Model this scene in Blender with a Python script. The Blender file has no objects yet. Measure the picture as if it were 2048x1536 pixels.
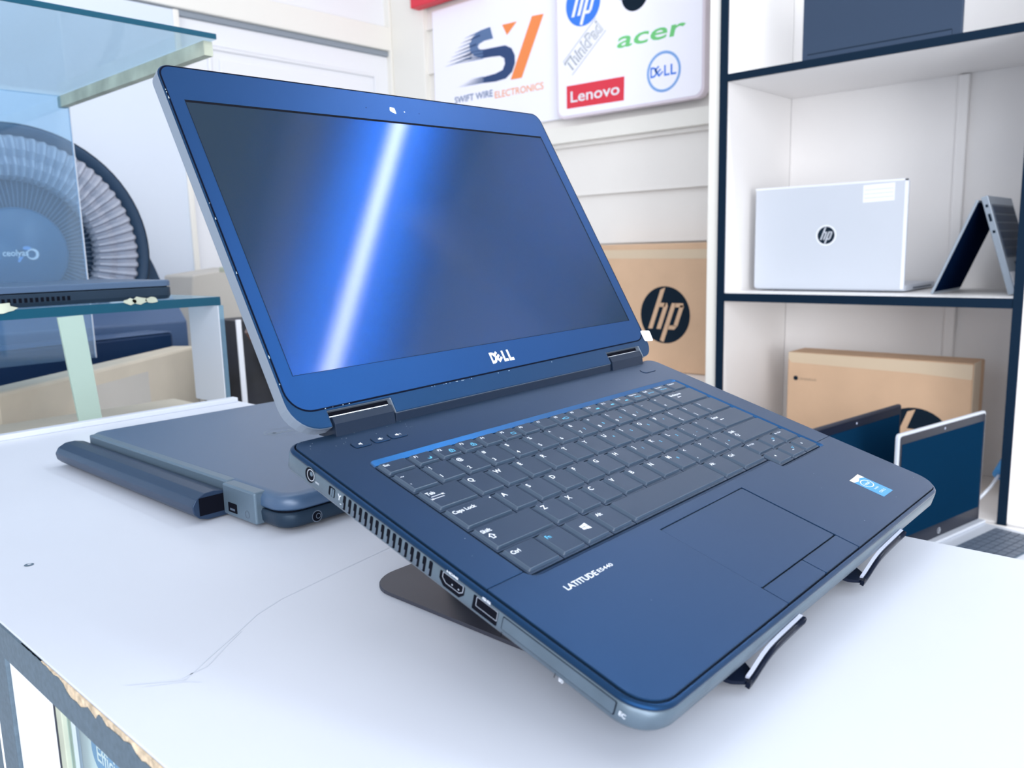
import bpy, bmesh, math, random
from mathutils import Vector, Matrix
random.seed(7)
C = bpy.context.scene.collection
S = bpy.context.scene
def V3(*a): return Vector(a)
# ------------------------------------------------------------------ camera
H = 0.18640
R0 = Vector((0.6723, -0.7399, -0.0248)); R1 = Vector((-0.1364, -0.0908, -0.9865)); R2 = Vector((0.7276, 0.6666, -0.1619))
cam = bpy.data.objects.new('camera', bpy.data.cameras.new('camera')); C.objects.link(cam)
mw = Matrix.Identity(4)
z = -R2.normalized(); x = (R0 - R0.dot(z)*z).normalized(); y = z.cross(x)
for i in range(3):
    mw[i][0] = x[i]; mw[i][1] = y[i]; mw[i][2] = z[i]
mw[0][3] = 0; mw[1][3] = 0; mw[2][3] = H
cam.matrix_world = mw
cam.data.sensor_width = 36; cam.data.lens = 1639.17/2048*36
cam.data.clip_start = 0.01
cam.data.dof.use_dof = True; cam.data.dof.focus_distance = 0.52; cam.data.dof.aperture_fstop = 15
S.camera = cam
# ------------------------------------------------------------------ world, lights, exposure
w = bpy.data.worlds.new('world'); S.world = w; w.use_nodes = True
w.node_tree.nodes['Background'].inputs[0].default_value = (0.87, 0.915, 1.0, 1)
w.node_tree.nodes['Background'].inputs[1].default_value = 0.95
S.view_settings.view_transform = 'Standard'; S.view_settings.look = 'None'
S.view_settings.exposure = -0.20; S.view_settings.gamma = 1.0
def area(name, loc, target, sx, sy, power, col):
    l = bpy.data.lights.new(name, 'AREA'); l.shape = 'RECTANGLE'; l.size = sx; l.size_y = sy; l.energy = power; l.color = col
    o = bpy.data.objects.new(name, l); C.objects.link(o); o.location = loc
    o.rotation_euler = (Vector(target)-Vector(loc)).to_track_quat('-Z', 'Y').to_euler()
    return o
area('front_fill', (-1.7, -1.7, 1.2), (1.2, 1.1, 0.2), 2.6, 1.8, 112, (0.94, 0.955, 1.0))  # added fill from behind the camera, brightens surfaces facing it
area('low_shelf_fill', (-0.6, -2.3, 0.0), (2.1, 0.75, -0.15), 1.2, 1.0, 50, (0.97, 0.98, 1.0))  # unseen second fill, added to lift the lowest shelf bay
area('overhead_soft_fill', (0.5, 0.9, 1.75), (0.6, 0.9, 0), 1.0, 1.4, 8, (0.97, 0.98, 1.0))  # soft area light added overhead for shading, no real fixture

# ------------------------------------------------------------------ materials
def node_mat(name):
    m = bpy.data.materials.new(name); m.use_nodes = True
    return m, m.node_tree.nodes, m.node_tree.links, m.node_tree.nodes['Principled BSDF']
def mat(name, col, rough=0.5, metal=0.0, spec=0.5, tint=None, bump=0.0, bscale=400.0, var=0.0, vscale=6.0, coat=0.0, emis=None, estr=0.0):
    m, N, L, b = node_mat(name)
    b.inputs['Base Color'].default_value = (*col, 1)
    b.inputs['Roughness'].default_value = rough; b.inputs['Metallic'].default_value = metal
    b.inputs['Specular IOR Level'].default_value = spec
    if tint: b.inputs['Specular Tint'].default_value = (*tint, 1)
    if coat: b.inputs['Coat Weight'].default_value = coat; b.inputs['Coat Roughness'].default_value = 0.08
    if emis: b.inputs['Emission Color'].default_value = (*emis, 1); b.inputs['Emission Strength'].default_value = estr
    tc = N.new('ShaderNodeTexCoord')
    if var:
        n = N.new('ShaderNodeTexNoise'); n.inputs['Scale'].default_value = vscale; n.inputs['Detail'].default_value = 6
        L.new(tc.outputs['Object'], n.inputs['Vector'])
        r = N.new('ShaderNodeMapRange'); r.inputs['From Min'].default_value = 0.3; r.inputs['From Max'].default_value = 0.7
        r.inputs['To Min'].default_value = 1-var; r.inputs['To Max'].default_value = 1+var
        L.new(n.outputs['Fac'], r.inputs['Value'])
        mx = N.new('ShaderNodeVectorMath'); mx.operation = 'SCALE'; mx.inputs[0].default_value = col
        L.new(r.outputs['Result'], mx.inputs['Scale']); L.new(mx.outputs['Vector'], b.inputs['Base Color'])
    if bump:
        n = N.new('ShaderNodeTexNoise'); n.inputs['Scale'].default_value = bscale; n.inputs['Detail'].default_value = 3
        L.new(tc.outputs['Object'], n.inputs['Vector'])
        bp = N.new('ShaderNodeBump'); bp.inputs['Strength'].default_value = bump; bp.inputs['Distance'].default_value = 0.0004
        L.new(n.outputs['Fac'], bp.inputs['Height']); L.new(bp.outputs['Normal'], b.inputs['Normal'])
    return m
BT = (0.30, 0.62, 1.0)
M = {}
M['white_lam'] = mat('white_laminate', (0.64, 0.68, 0.765), 0.35, spec=0.3, var=0.02, vscale=5)
M['panel_white'] = mat('bluish_white_panel', (0.72, 0.79, 0.90), 0.5)
M['grey_edge'] = mat('grey_edge_band', (0.10, 0.145, 0.19), 0.6, spec=0.2, bump=0.3, bscale=900, var=0.12, vscale=300)
M['chip'] = mat('bare_chipboard', (0.62, 0.50, 0.36), 0.9, bump=0.8, bscale=600, var=0.35, vscale=260)
M['well'] = mat('key_well', (0.002, 0.004, 0.012), 0.7, spec=0.05)
M['chassis'] = mat('chassis_side', (0.105, 0.150, 0.195), 0.36, metal=0.35, bump=0.12, bscale=1500, var=0.12, vscale=60)
M['groove'] = mat('dark_groove', (0.002, 0.004, 0.014), 0.7, spec=0.05)
M['lidedge'] = mat('lid_side', (0.22, 0.27, 0.34), 0.4, metal=0.3, bump=0.1, bscale=1800)
M['black_gloss'] = mat('black_glossy', (0.004, 0.008, 0.022), 0.25, spec=0.2)
M['black_matte'] = mat('black_matte', (0.016, 0.02, 0.035), 0.55)
M['hole'] = mat('dark_hole', (0.002, 0.003, 0.008), 0.8, spec=0.1)
M['print_white'] = mat('white_print', (0.80, 0.86, 0.95), 0.6)
M['print_blue'] = mat('blue_print', (0.10, 0.50, 0.80), 0.6)
M['chrome'] = mat('port_metal', (0.75, 0.80, 0.88), 0.25, metal=1.0)
M['steel_dark'] = mat('dark_coated_steel', (0.040, 0.043, 0.062), 0.40, spec=0.4, var=0.08, vscale=40)
M['silicone'] = mat('grey_silicone', (0.55, 0.60, 0.75), 0.6)
M['closed_lid'] = mat('closed_lid_plastic', (0.045, 0.090, 0.170), 0.40, spec=1.0, tint=(0.75, 0.85, 1.0), bump=0.06, bscale=2500)
M['closed_body'] = mat('closed_body_plastic', (0.016, 0.030, 0.052), 0.4, spec=0.3, tint=(0.6, 0.8, 1.0))
M['hinge_grey'] = mat('hinge_grey_metal', (0.13, 0.19, 0.25), 0.4, metal=0.4, bump=0.1, bscale=1200)
M['wall'] = mat('cream_paint', (0.86, 0.85, 0.83), 0.6, var=0.02, vscale=2)
M['siding'] = mat('cream_siding', (0.86, 0.83, 0.79), 0.5, var=0.02, vscale=3)
M['cream'] = mat('cream_trim_paint', (0.88, 0.86, 0.80), 0.5)
M['door'] = mat('white_door_paint', (0.86, 0.87, 0.90), 0.45)
M['shelf_white'] = mat('shelf_white', (0.92, 0.90, 0.89), 0.4, var=0.015, vscale=4)
M['shelf_black'] = mat('shelf_edge_black', (0.004, 0.016, 0.036), 0.5, spec=0.1)
M['carton'] = mat('brown_cardboard', (0.68, 0.46, 0.30), 0.85, bump=0.2, bscale=500, var=0.05, vscale=9)
M['tape'] = mat('packing_tape', (0.70, 0.56, 0.40), 0.35)
M['carton_pale'] = mat('pale_cardboard', (0.64, 0.57, 0.46), 0.8, var=0.10, vscale=6)
M['pale_box'] = mat('greyish_card', (0.60, 0.57, 0.52), 0.8, var=0.05, vscale=5)
M['ink'] = mat('black_ink', (0.006, 0.016, 0.03), 0.7, spec=0.1)
M['ink_faint'] = mat('faint_grey_ink', (0.38, 0.29, 0.21), 0.8)
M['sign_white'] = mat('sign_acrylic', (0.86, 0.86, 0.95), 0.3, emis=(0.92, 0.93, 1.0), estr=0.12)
M['sign_pink'] = mat('sign_frame_pinkish', (0.80, 0.72, 0.80), 0.4)
M['navy'] = mat('navy_print', (0.012, 0.05, 0.17), 0.5)
M['navy_soft'] = mat('pale_navy_print', (0.10, 0.18, 0.36), 0.6)
M['orange'] = mat('orange_print', (0.95, 0.27, 0.07), 0.5)
M['orange_soft'] = mat('pale_orange_print', (0.95, 0.40, 0.20), 0.6)
M['red'] = mat('red_print', (0.75, 0.03, 0.06), 0.5)
M['green'] = mat('green_print', (0.16, 0.62, 0.20), 0.5)
M['blue'] = mat('blue_logo', (0.03, 0.20, 0.80), 0.5)
M['blue_pale'] = mat('pale_blue_logo', (0.22, 0.42, 0.80), 0.5)
M['grey_print'] = mat('grey_outline_print', (0.28, 0.32, 0.37), 0.5)
M['silver'] = mat('silver_shell', (0.60, 0.64, 0.71), 0.35, metal=0.1)
M['silver_light'] = mat('bright_silver_rim', (0.85, 0.88, 0.95), 0.3, metal=0.1)
M['grey_shell'] = mat('grey_metal_shell', (0.35, 0.41, 0.48), 0.4, metal=0.4)
M['dark_shell'] = mat('dark_shell', (0.030, 0.052, 0.095), 0.5, spec=0.25)
M['screen_navy'] = mat('navy_glossy_screen', (0.003, 0.024, 0.060), 0.6, spec=0.0)
M['screen_dark'] = mat('dark_matte_screen', (0.002, 0.008, 0.03), 0.7, spec=0.0)
M['keys_dark'] = mat('dark_grey_keys', (0.09, 0.12, 0.17), 0.5)
M['label_white'] = mat('white_label', (0.85, 0.87, 0.92), 0.5)
M['teal'] = mat('glass_edge_teal', (0.006, 0.07, 0.12), 0.3, spec=0.2)
M['adhesive'] = mat('yellowed_silicone', (0.50, 0.54, 0.44), 0.6, spec=0.2, var=0.25, vscale=18)
M['green_strip'] = mat('pale_green_strip', (0.38, 0.50, 0.45), 0.5, spec=0.1)
M['fan_black'] = mat('fan_dark_plastic', (0.030, 0.060, 0.110), 0.45, spec=0.2)
M['fan_ring'] = mat('fan_pale_ribs', (0.46, 0.48, 0.56), 0.6, spec=0.2)
M['fan_wire'] = mat('fan_dark_wire', (0.12, 0.17, 0.25), 0.5)
M['battery'] = mat('battery_plastic', (0.016, 0.030, 0.062), 0.38, spec=0.6, tint=(0.5, 0.7, 1.0))
M['fan_hub'] = mat('fan_hub_blue', (0.03, 0.12, 0.24), 0.35)
M['case'] = mat('dark_case', (0.006, 0.025, 0.075), 0.4, spec=0.2)
M['case_top'] = mat('grey_blue_case_top', (0.07, 0.12, 0.23), 0.3)
M['brown_bag'] = mat('dark_bag', (0.012, 0.013, 0.02), 0.6, var=0.6, vscale=15)
M['brown'] = mat('brown_leather', (0.13, 0.06, 0.04), 0.4)
M['floor'] = mat('floor_tile', (0.55, 0.57, 0.60), 0.4, var=0.05, vscale=3)
M['tube'] = mat('led_tube', (1, 1, 1), 0.4, emis=(0.82, 0.91, 1.0), estr=95)
M['fixture'] = mat('lamp_housing', (0.8, 0.8, 0.8), 0.5)
M['blue_soft'] = mat('soft_blue_line', (0.45, 0.60, 0.85), 0.5)
M['blue_lab'] = mat('blue_label_print', (0.03, 0.24, 0.55), 0.4)
M['stk_blue'] = mat('sticker_blue', (0.02, 0.28, 0.68), 0.3, spec=0.6)
M['stk_worn'] = mat('sticker_worn', (0.80, 0.74, 0.58), 0.7)
M['cam_white'] = mat('webcam_patch', (0.75, 0.85, 1.0), 0.25)
M['hinge_dark'] = mat('hinge_dark_plastic', (0.010, 0.020, 0.042), 0.40, spec=0.15)
M['scratch'] = mat('surface_scratch', (0.62, 0.67, 0.76), 0.5)
M['dust'] = mat('dust_specks', (0.55, 0.65, 0.72), 0.9)

def plastic(name, dif, rough, spec, gcol, grough, bump=0.05, bscale=3000.0, sheen=0.42):
    """dark plastic with a bluish satin coat"""
    m = mat(name, dif, rough, spec=spec, bump=bump, bscale=bscale)
    N, L = m.node_tree.nodes, m.node_tree.links; b = N['Principled BSDF']
    g = N.new('ShaderNodeBsdfGlossy'); g.inputs['Color'].default_value = (*gcol, 1); g.inputs['Roughness'].default_value = grough
    a = N.new('ShaderNodeAddShader'); out = [n for n in N if n.type == 'OUTPUT_MATERIAL'][0]
    L.new(b.outputs[0], a.inputs[0]); L.new(g.outputs[0], a.inputs[1])
    lw = N.new('ShaderNodeLayerWeight'); lw.inputs['Blend'].default_value = 0.5
    pw = N.new('ShaderNodeMath'); pw.operation = 'POWER'; pw.inputs[1].default_value = 4.5
    L.new(lw.outputs['Facing'], pw.inputs[0])
    ml = N.new('ShaderNodeMath'); ml.operation = 'MULTIPLY'; ml.inputs[1].default_value = sheen; L.new(pw.outputs[0], ml.inputs[0])
    g3 = N.new('ShaderNodeBsdfGlossy'); g3.inputs['Roughness'].default_value = 0.38; g3.inputs['Color'].default_value = (0.95, 0.95, 0.95, 1)
    mx = N.new('ShaderNodeMixShader'); L.new(ml.outputs[0], mx.inputs[0]); L.new(a.outputs[0], mx.inputs[1]); L.new(g3.outputs[0], mx.inputs[2])
    L.new(mx.outputs[0], out.inputs['Surface'])
    return m
M['deck'] = plastic('laptop_deck_plastic', (0.007, 0.017, 0.032), 0.42, 0.08, (0.0, 0.021, 0.074), 0.40)
M['keycap'] = plastic('key_plastic', (0.013, 0.026, 0.048), 0.45, 0.12, (0.002, 0.010, 0.030), 0.45)
M['bezel'] = plastic('bezel_plastic', (0.006, 0.020, 0.040), 0.40, 0.10, (0.0, 0.026, 0.115), 0.36, 0.0, sheen=0.08)
M['rim'] = plastic('keyboard_rim_plastic', (0.006, 0.020, 0.040), 0.4, 0.10, (0.0, 0.046, 0.150), 0.30, sheen=0.2)
M['keyside_lit'] = mat('key_plastic_lit_bevel', (0.045, 0.075, 0.120), 0.30, spec=0.55)  # same key plastic, lightened: the light on the slopes is in the colour
def screen_mat():
    m, N, L, b = node_mat('antiglare_screen')
    b.inputs['Base Color'].default_value = (0.014, 0.022, 0.010, 1); b.inputs['Roughness'].default_value = 0.5
    b.inputs['Specular IOR Level'].default_value = 0.0
    g1 = N.new('ShaderNodeBsdfGlossy'); g1.inputs['Color'].default_value = (0.0175, 0.0160, 0.0160, 1); g1.distribution = 'BECKMANN'; g1.inputs['Roughness'].default_value = 0.088
    g2 = N.new('ShaderNodeBsdfGlossy'); g2.inputs['Color'].default_value = (0.0010, 0.0200, 0.105, 1); g2.distribution = 'BECKMANN'; g2.inputs['Roughness'].default_value = 0.22
    a1 = N.new('ShaderNodeAddShader'); a2 = N.new('ShaderNodeAddShader')
    out = [n for n in N if n.type == 'OUTPUT_MATERIAL'][0]
    L.new(g1.outputs[0], a1.inputs[0]); L.new(g2.outputs[0], a1.inputs[1])
    L.new(a1.outputs[0], a2.inputs[0]); L.new(b.outputs[0], a2.inputs[1]); L.new(a2.outputs[0], out.inputs['Surface'])
    return m
M['screen'] = screen_mat()
def glass_mat(name, tint, haze, hcol, gl=0.08):
    m, N, L, b = node_mat(name); N.remove(b)
    t = N.new('ShaderNodeBsdfTransparent'); t.inputs[0].default_value = (*tint, 1)
    d = N.new('ShaderNodeBsdfDiffuse'); d.inputs[0].default_value = (*hcol, 1)
    g = N.new('ShaderNodeBsdfGlossy'); g.inputs['Roughness'].default_value = 0.05
    m1 = N.new('ShaderNodeMixShader'); m1.inputs[0].default_value = haze
    m2 = N.new('ShaderNodeMixShader'); m2.inputs[0].default_value = gl
    out = [n for n in N if n.type == 'OUTPUT_MATERIAL'][0]
    L.new(t.outputs[0], m1.inputs[1]); L.new(d.outputs[0], m1.inputs[2])
    L.new(m1.outputs[0], m2.inputs[1]); L.new(g.outputs[0], m2.inputs[2]); L.new(m2.outputs[0], out.inputs['Surface'])
    return m
M['glass'] = glass_mat('pane_glass', (0.74, 0.88, 0.97), 0.10, (0.30, 0.52, 0.80))
M['glass_clear'] = glass_mat('counter_glass', (0.90, 0.96, 0.96), 0.08, (0.8, 0.88, 0.86), 0.03)
M['glass_blue'] = glass_mat('pane_glass_pale_blue', (0.66, 0.86, 0.96), 0.28, (0.16, 0.42, 0.64))
M['glass_top'] = glass_mat('pane_glass_top', (0.82, 0.92, 0.97), 0.22, (0.60, 0.74, 0.84))

# ------------------------------------------------------------------ mesh helpers
class F:                                     # a flat frame: P(x, y, h)
    def __init__(s, o, ex, ey):
        s.o = Vector(o); s.ex = Vector(ex).normalized(); s.ey = Vector(ey).normalized(); s.n = s.ex.cross(s.ey)
    def __call__(s, x, y, h=0.0): return s.o + s.ex*x + s.ey*y + s.n*h
ID = F((0, 0, 0), (1, 0, 0), (0, 1, 0))
class MB:
    def __init__(s): s.bm = bmesh.new(); s.mats = []
    def mi(s, m):
        if m not in s.mats: s.mats.append(m)
        return s.mats.index(m)
    def face(s, vs, m, smooth=False):
        try: f = s.bm.faces.new(vs)
        except ValueError: return None
        f.material_index = s.mi(m); f.smooth = smooth; return f
    def prism(s, pts, h0, h1, fr, m, ch=0.0, inset=None, cap0=True, cap1=True, mtop=None, smooth=False):
        """extrude outline pts from h0 to h1 along the frame normal; ch: top chamfer"""
        rings = [(pts, h0)]
        if ch: rings += [(pts, h1-ch), (offset(pts, -ch), h1)]
        else: rings += [(pts, h1)]
        s.loft(rings, fr, m, cap0, cap1, mtop, smooth)
    def loft(s, rings, fr, m, cap0=True, cap1=True, mtop=None, smooth=False):
        R = [[s.bm.verts.new(fr(p[0], p[1], h)) for p in pts] for pts, h in rings]
        n = len(R[0])
        for a, b in zip(R, R[1:]):
            for i in range(n):
                s.face([a[i], a[(i+1) % n], b[(i+1) % n], b[i]], m, smooth)
        if cap0: s.face(list(reversed(R[0])), m)
        if cap1: s.face(R[-1], mtop or m)
        return R
    def box(s, a, b, m, fr=ID, ch=0.0):
        x0, x1 = sorted((a[0], b[0])); y0, y1 = sorted((a[1], b[1])); z0, z1 = sorted((a[2], b[2]))
        s.prism([(x0, y0), (x1, y0), (x1, y1), (x0, y1)], z0, z1, fr, m, ch)
    def poly(s, pts, h, fr, m):
        vs = [s.bm.verts.new(fr(p[0], p[1], h)) for p in pts]
        ed = [s.bm.edges.new((vs[i], vs[(i+1) % len(vs)])) for i in range(len(vs))]
        r = bmesh.ops.triangle_fill(s.bm, use_beauty=True, use_dissolve=False, edges=ed)
        for f in r['geom']:
            if isinstance(f, bmesh.types.BMFace):
                f.material_index = s.mi(m)
                if f.normal.dot(fr.n) < 0: f.normal_flip()
    def ring(s, outer, inner, h, fr, m):
        a = [s.bm.verts.new(fr(p[0], p[1], h)) for p in outer]; b = [s.bm.verts.new(fr(p[0], p[1], h)) for p in inner]
        n = len(a)
        for i in range(n): s.face([a[i], a[(i+1) % n], b[(i+1) % n], b[i]], m)
    def fill(s, loops, h, fr, m):
        ed = []
        for pts in loops:
            vs = [s.bm.verts.new(fr(p[0], p[1], h)) for p in pts]
            ed += [s.bm.edges.new((vs[i], vs[(i+1) % len(vs)])) for i in range(len(vs))]
        r = bmesh.ops.triangle_fill(s.bm, use_beauty=True, use_dissolve=False, edges=ed)
        for f in r['geom']:
            if isinstance(f, bmesh.types.BMFace):
                f.normal_update(); f.material_index = s.mi(m)
                if f.normal.dot(fr.n) < 0: f.normal_flip()
    def text(s, t, x, y, fr, m, h=0.0, height=None, width=None, rot=0.0, bold=0.0, shear=0.0, align='L', sx=1.0):
        vs, fs, w, hh = glyphs(t, bold)
        k = (height/0.7) if height else 1.0
        kx = k*sx
        if width: kx = width/w
        if width and not height: k = kx
        ox = {'L': 0, 'C': -w*kx/2, 'R': -w*kx}[align]
        c, sn = math.cos(rot), math.sin(rot)
        nv = []
        for a, b in vs:
            px, py = a*kx + ox + shear*b*k, b*k
            nv.append(s.bm.verts.new(fr(x + c*px - sn*py, y + sn*px + c*py, h)))
        for f in fs: s.face([nv[i] for i in f], m)
    def tube(s, pts, r, m, seg=10, fr=ID, flat=1.0, closed=False):
        pts = [fr(*p) for p in pts]; rings = []; prev = None
        n = len(pts)
        for i, p in enumerate(pts):
            if closed: d = (pts[(i+1) % n]-pts[i-1]).normalized()
            else: d = (pts[min(i+1, n-1)]-pts[max(i-1, 0)]).normalized()
            if prev is None: a = d.orthogonal().normalized()
            else: a = (prev - prev.dot(d)*d).normalized()
            prev = a; b = d.cross(a)
            rings.append([s.bm.verts.new(p + a*math.cos(2*math.pi*k/seg)*r + b*math.sin(2*math.pi*k/seg)*r*flat) for k in range(seg)])
        for i in range(n if closed else n-1):
            A, B = rings[i], rings[(i+1) % n]
            for k in range(seg): s.face([A[k], A[(k+1) % seg], B[(k+1) % seg], B[k]], m, True)
        if not closed: s.face(list(reversed(rings[0])), m); s.face(rings[-1], m)
    def build(s, name, parent=None, bevel=0.0, seg=2, label=None):
        me = bpy.data.meshes.new(name)
        bmesh.ops.remove_doubles(s.bm, verts=s.bm.verts, dist=1e-7)
        s.bm.to_mesh(me); s.bm.free()
        for m in s.mats: me.materials.append(M[m])
        o = bpy.data.objects.new(name, me); C.objects.link(o)
        if parent: o.parent = parent
        if bevel:
            b = o.modifiers.new('bevel', 'BEVEL'); b.width = bevel; b.segments = seg; b.limit_method = 'ANGLE'; b.angle_limit = math.radians(40)
            b.harden_normals = False
        if label: o['label'] = label
        return o
_g = {}
def glyphs(t, bold):
    key = (t, bold)
    if key in _g: return _g[key]
    c = bpy.data.curves.new('tmp', 'FONT'); c.body = t; c.size = 1.0; c.offset = bold; c.fill_mode = 'FRONT'; c.resolution_u = 3
    o = bpy.data.objects.new('tmp', c); C.objects.link(o)
    dg = bpy.context.evaluated_depsgraph_get(); me = bpy.data.meshes.new_from_object(o.evaluated_get(dg))
    vs = [(v.co.x, v.co.y) for v in me.vertices]; fs = [list(p.vertices) for p in me.polygons]
    bpy.data.objects.remove(o); bpy.data.curves.remove(c); bpy.data.meshes.remove(me)
    if not vs: vs = [(0, 0)]
    x0 = min(v[0] for v in vs); vs = [(a-x0, b) for a, b in vs]
    _g[key] = (vs, fs, max(v[0] for v in vs) or 1, max(v[1] for v in vs)); return _g[key]
def offset(pts, d):
    """offset a ccw convex-ish outline outward by d"""
    n = len(pts); out = []
    for i in range(n):
        p0 = Vector(pts[i-1]); p1 = Vector(pts[i]); p2 = Vector(pts[(i+1) % n])
        e1 = (p1-p0); e2 = (p2-p1)
        if e1.length < 1e-9: e1 = e2
        if e2.length < 1e-9: e2 = e1
        e1.normalize(); e2.normalize()
        n1 = Vector((e1.y, -e1.x)); n2 = Vector((e2.y, -e2.x)); b = n1+n2
        if b.length < 1e-6: out.append((p1.x, p1.y)); continue
        b.normalize(); k = d/max(0.3, b.dot(n1)); out.append((p1.x+b.x*k, p1.y+b.y*k))
    return out
def rpoly(pts, rs, seg=6):
    """round the corners of an outline (any orientation)"""
    n = len(pts); out = []
    if not hasattr(rs, '__len__'): rs = [rs]*n
    for i in range(n):
        p0 = Vector(pts[i-1]); p1 = Vector(pts[i]); p2 = Vector(pts[(i+1) % n]); r = rs[i]
        if r <= 0: out.append((p1.x, p1.y)); continue
        a = (p0-p1).normalized(); b = (p2-p1).normalized(); ang = a.angle(b); d = r/math.tan(ang/2)
        c = p1 + (a+b).normalized()*(r/math.sin(ang/2)); s = p1+a*d; e = p1+b*d
        a0 = math.atan2(s.y-c.y, s.x-c.x); a1 = math.atan2(e.y-c.y, e.x-c.x); da = (a1-a0+math.pi) % (2*math.pi)-math.pi
        for k in range(seg+1):
            t = a0+da*k/seg; out.append((c.x+r*math.cos(t), c.y+r*math.sin(t)))
    return out
def rrect(x0, y0, x1, y1, r, seg=6): return rpoly([(x0, y0), (x1, y0), (x1, y1), (x0, y1)], r, seg)
def circle(cx, cy, r, n=32, ry=None): return [(cx+r*math.cos(2*math.pi*i/n), cy+(ry or r)*math.sin(2*math.pi*i/n)) for i in range(n)]
def empty(name, label, cat, group=None, matrix=None, loc=None):
    o = bpy.data.objects.new(name, None); C.objects.link(o); o.empty_display_size = 0.05
    if matrix: o.matrix_world = matrix
    if loc: o.location = loc
    o['label'] = label; o['category'] = cat
    if group: o['group'] = group
    return o
def tag(o, label, cat, group=None):
    o['label'] = label; o['category'] = cat
    if group: o['group'] = group
    return o
def struct(o): o['kind'] = 'structure'; return o
def frame_matrix(o, ex, ey, ez):
    m = Matrix.Identity(4)
    for i in range(3): m[i][0] = ex[i]; m[i][1] = ey[i]; m[i][2] = ez[i]; m[i][3] = o[i]
    return m
def mm(pts): return [(a/1000, b/1000) for a, b in pts]

# ------------------------------------------------------------------ room shell
XW, YB = 2.26, 2.70
b = MB(); b.box((-3, -3, -0.95), (XW, YB, -0.90), 'floor'); struct(b.build('floor'))
b = MB(); b.box((XW, -3, -0.90), (XW+0.1, YB+0.1, 2.0), 'wall')
# lap siding boards: each board leans out towards its lower edge
def siding(b, y0, y1, zs):
    for z0, z1 in zip(zs, zs[1:]):
        q = [(0, z0), (-0.016, z0), (-0.014, z0+0.012), (-0.002, z1), (0, z1)]
        fr = F((XW, y0, 0), (1, 0, 0), (0, 0, 1))
        b.prism([(a, c) for a, c in q], 0, -(y1-y0), fr, 'siding')
siding(b, 1.04, YB, [-0.89, -0.737, -0.577, -0.417, -0.257, -0.122, 0.038, 0.199, 0.359, 0.521, 0.70, 0.86, 1.02, 1.18, 1.34, 1.5])
b.box((XW-0.034, 1.04, 0.535), (XW, YB, 0.585), 'cream')
struct(b.build('wall_right'))
b = MB(); b.box((XW-0.03, 2.455, -0.9), (XW, YB, 2.0), 'cream'); b.box((XW-0.042, 2.64, -0.9), (XW-0.03, 2.70, 2.0), 'cream'); struct(b.build('trim_1', bevel=0.004))
b = MB(); b.box((-3, YB, -0.90), (XW, YB+0.1, 2.0), 'door'); struct(b.build('wall_left'))
# white panelled doors on the left wall
b = MB()
b.box((1.30, YB-0.035, -0.9), (XW-0.035, YB, 0.955), 'door')
fr = F((0, YB-0.035, 0), (1, 0, 0), (0, 0, 1))
b.box((1.46, 0.868, 0), (2.145, 0.880, 0.010), 'door', fr); b.box((2.145, -0.8, 0), (2.157, 0.880, 0.010), 'door', fr); b.box((1.448, -0.8, 0), (1.46, 0.880, 0.010), 'door', fr)
b.box((1.49, -0.8, 0), (2.12, 0.842, 0.007), 'door', fr)
struct(b.build('door_1', bevel=0.004))
b = MB(); b.box((0.9, YB-0.06, 0.975), (XW-0.035, YB, 1.062), 'cream'); b.box((0.9, YB-0.045, 0.955), (XW-0.035, YB, 0.975), 'grey_print'); struct(b.build('trim_2', bevel=0.004))
b = MB(); b.box((1.30, YB-0.03, 1.07), (XW-0.035, YB, 1.95), 'door'); struct(b.build('door_2', bevel=0.004))
b = MB()
b.box((0.0, 2.62, -0.90), (1.335, YB-0.002, 0.96), 'panel_white'); b.box((1.318, 2.612, -0.9), (1.337, 2.62, 0.96), 'cream')
tag(b.build('wardrobe_panel', bevel=0.003), 'plain white upright panel behind the round fan', 'panel')

# LED batten under a ceiling beam (seen only as the streak in the screen)
b = MB(); b.box((1.38, -2.2, 1.86), (1.86, 1.2, 1.92), 'wall'); struct(b.build('ceiling'))
t = empty('ceiling_lamp', 'slim white tube lamp hanging from the ceiling beam above the shelves', 'lamp', loc=(1.62, -0.5, 1.70))
b = MB(); b.tube([(0, -1.35, 0), (0, 1.35, 0)], 0.010, 'tube', 12); b.build('light_tube', t)
b = MB(); b.box((-0.02, -1.38, 0.014), (0.02, 1.38, 0.05), 'fixture')
for yy in (-1.0, 1.0): b.box((-0.006, yy-0.006, 0.05), (0.006, yy+0.006, 0.16), 'fixture')
b.build('housing', t)

# ------------------------------------------------------------------ display counter (table)
TX0, TX1, TY0, TY1 = 0.1145, 0.536, -0.35, 0.982
t = empty('display_counter', 'white-topped display counter with chipped grey edge carrying the open black laptop', 'counter')
b = MB(); b.box((TX0+0.0008, TY0, -0.018), (TX1, TY1, 0.0), 'white_lam')
b.box((TX0+0.01, TY1-0.012, 0), (TX1-0.004, TY1, 0.006), 'white_lam')
b.build('worktop', t, bevel=0.0008)
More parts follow.
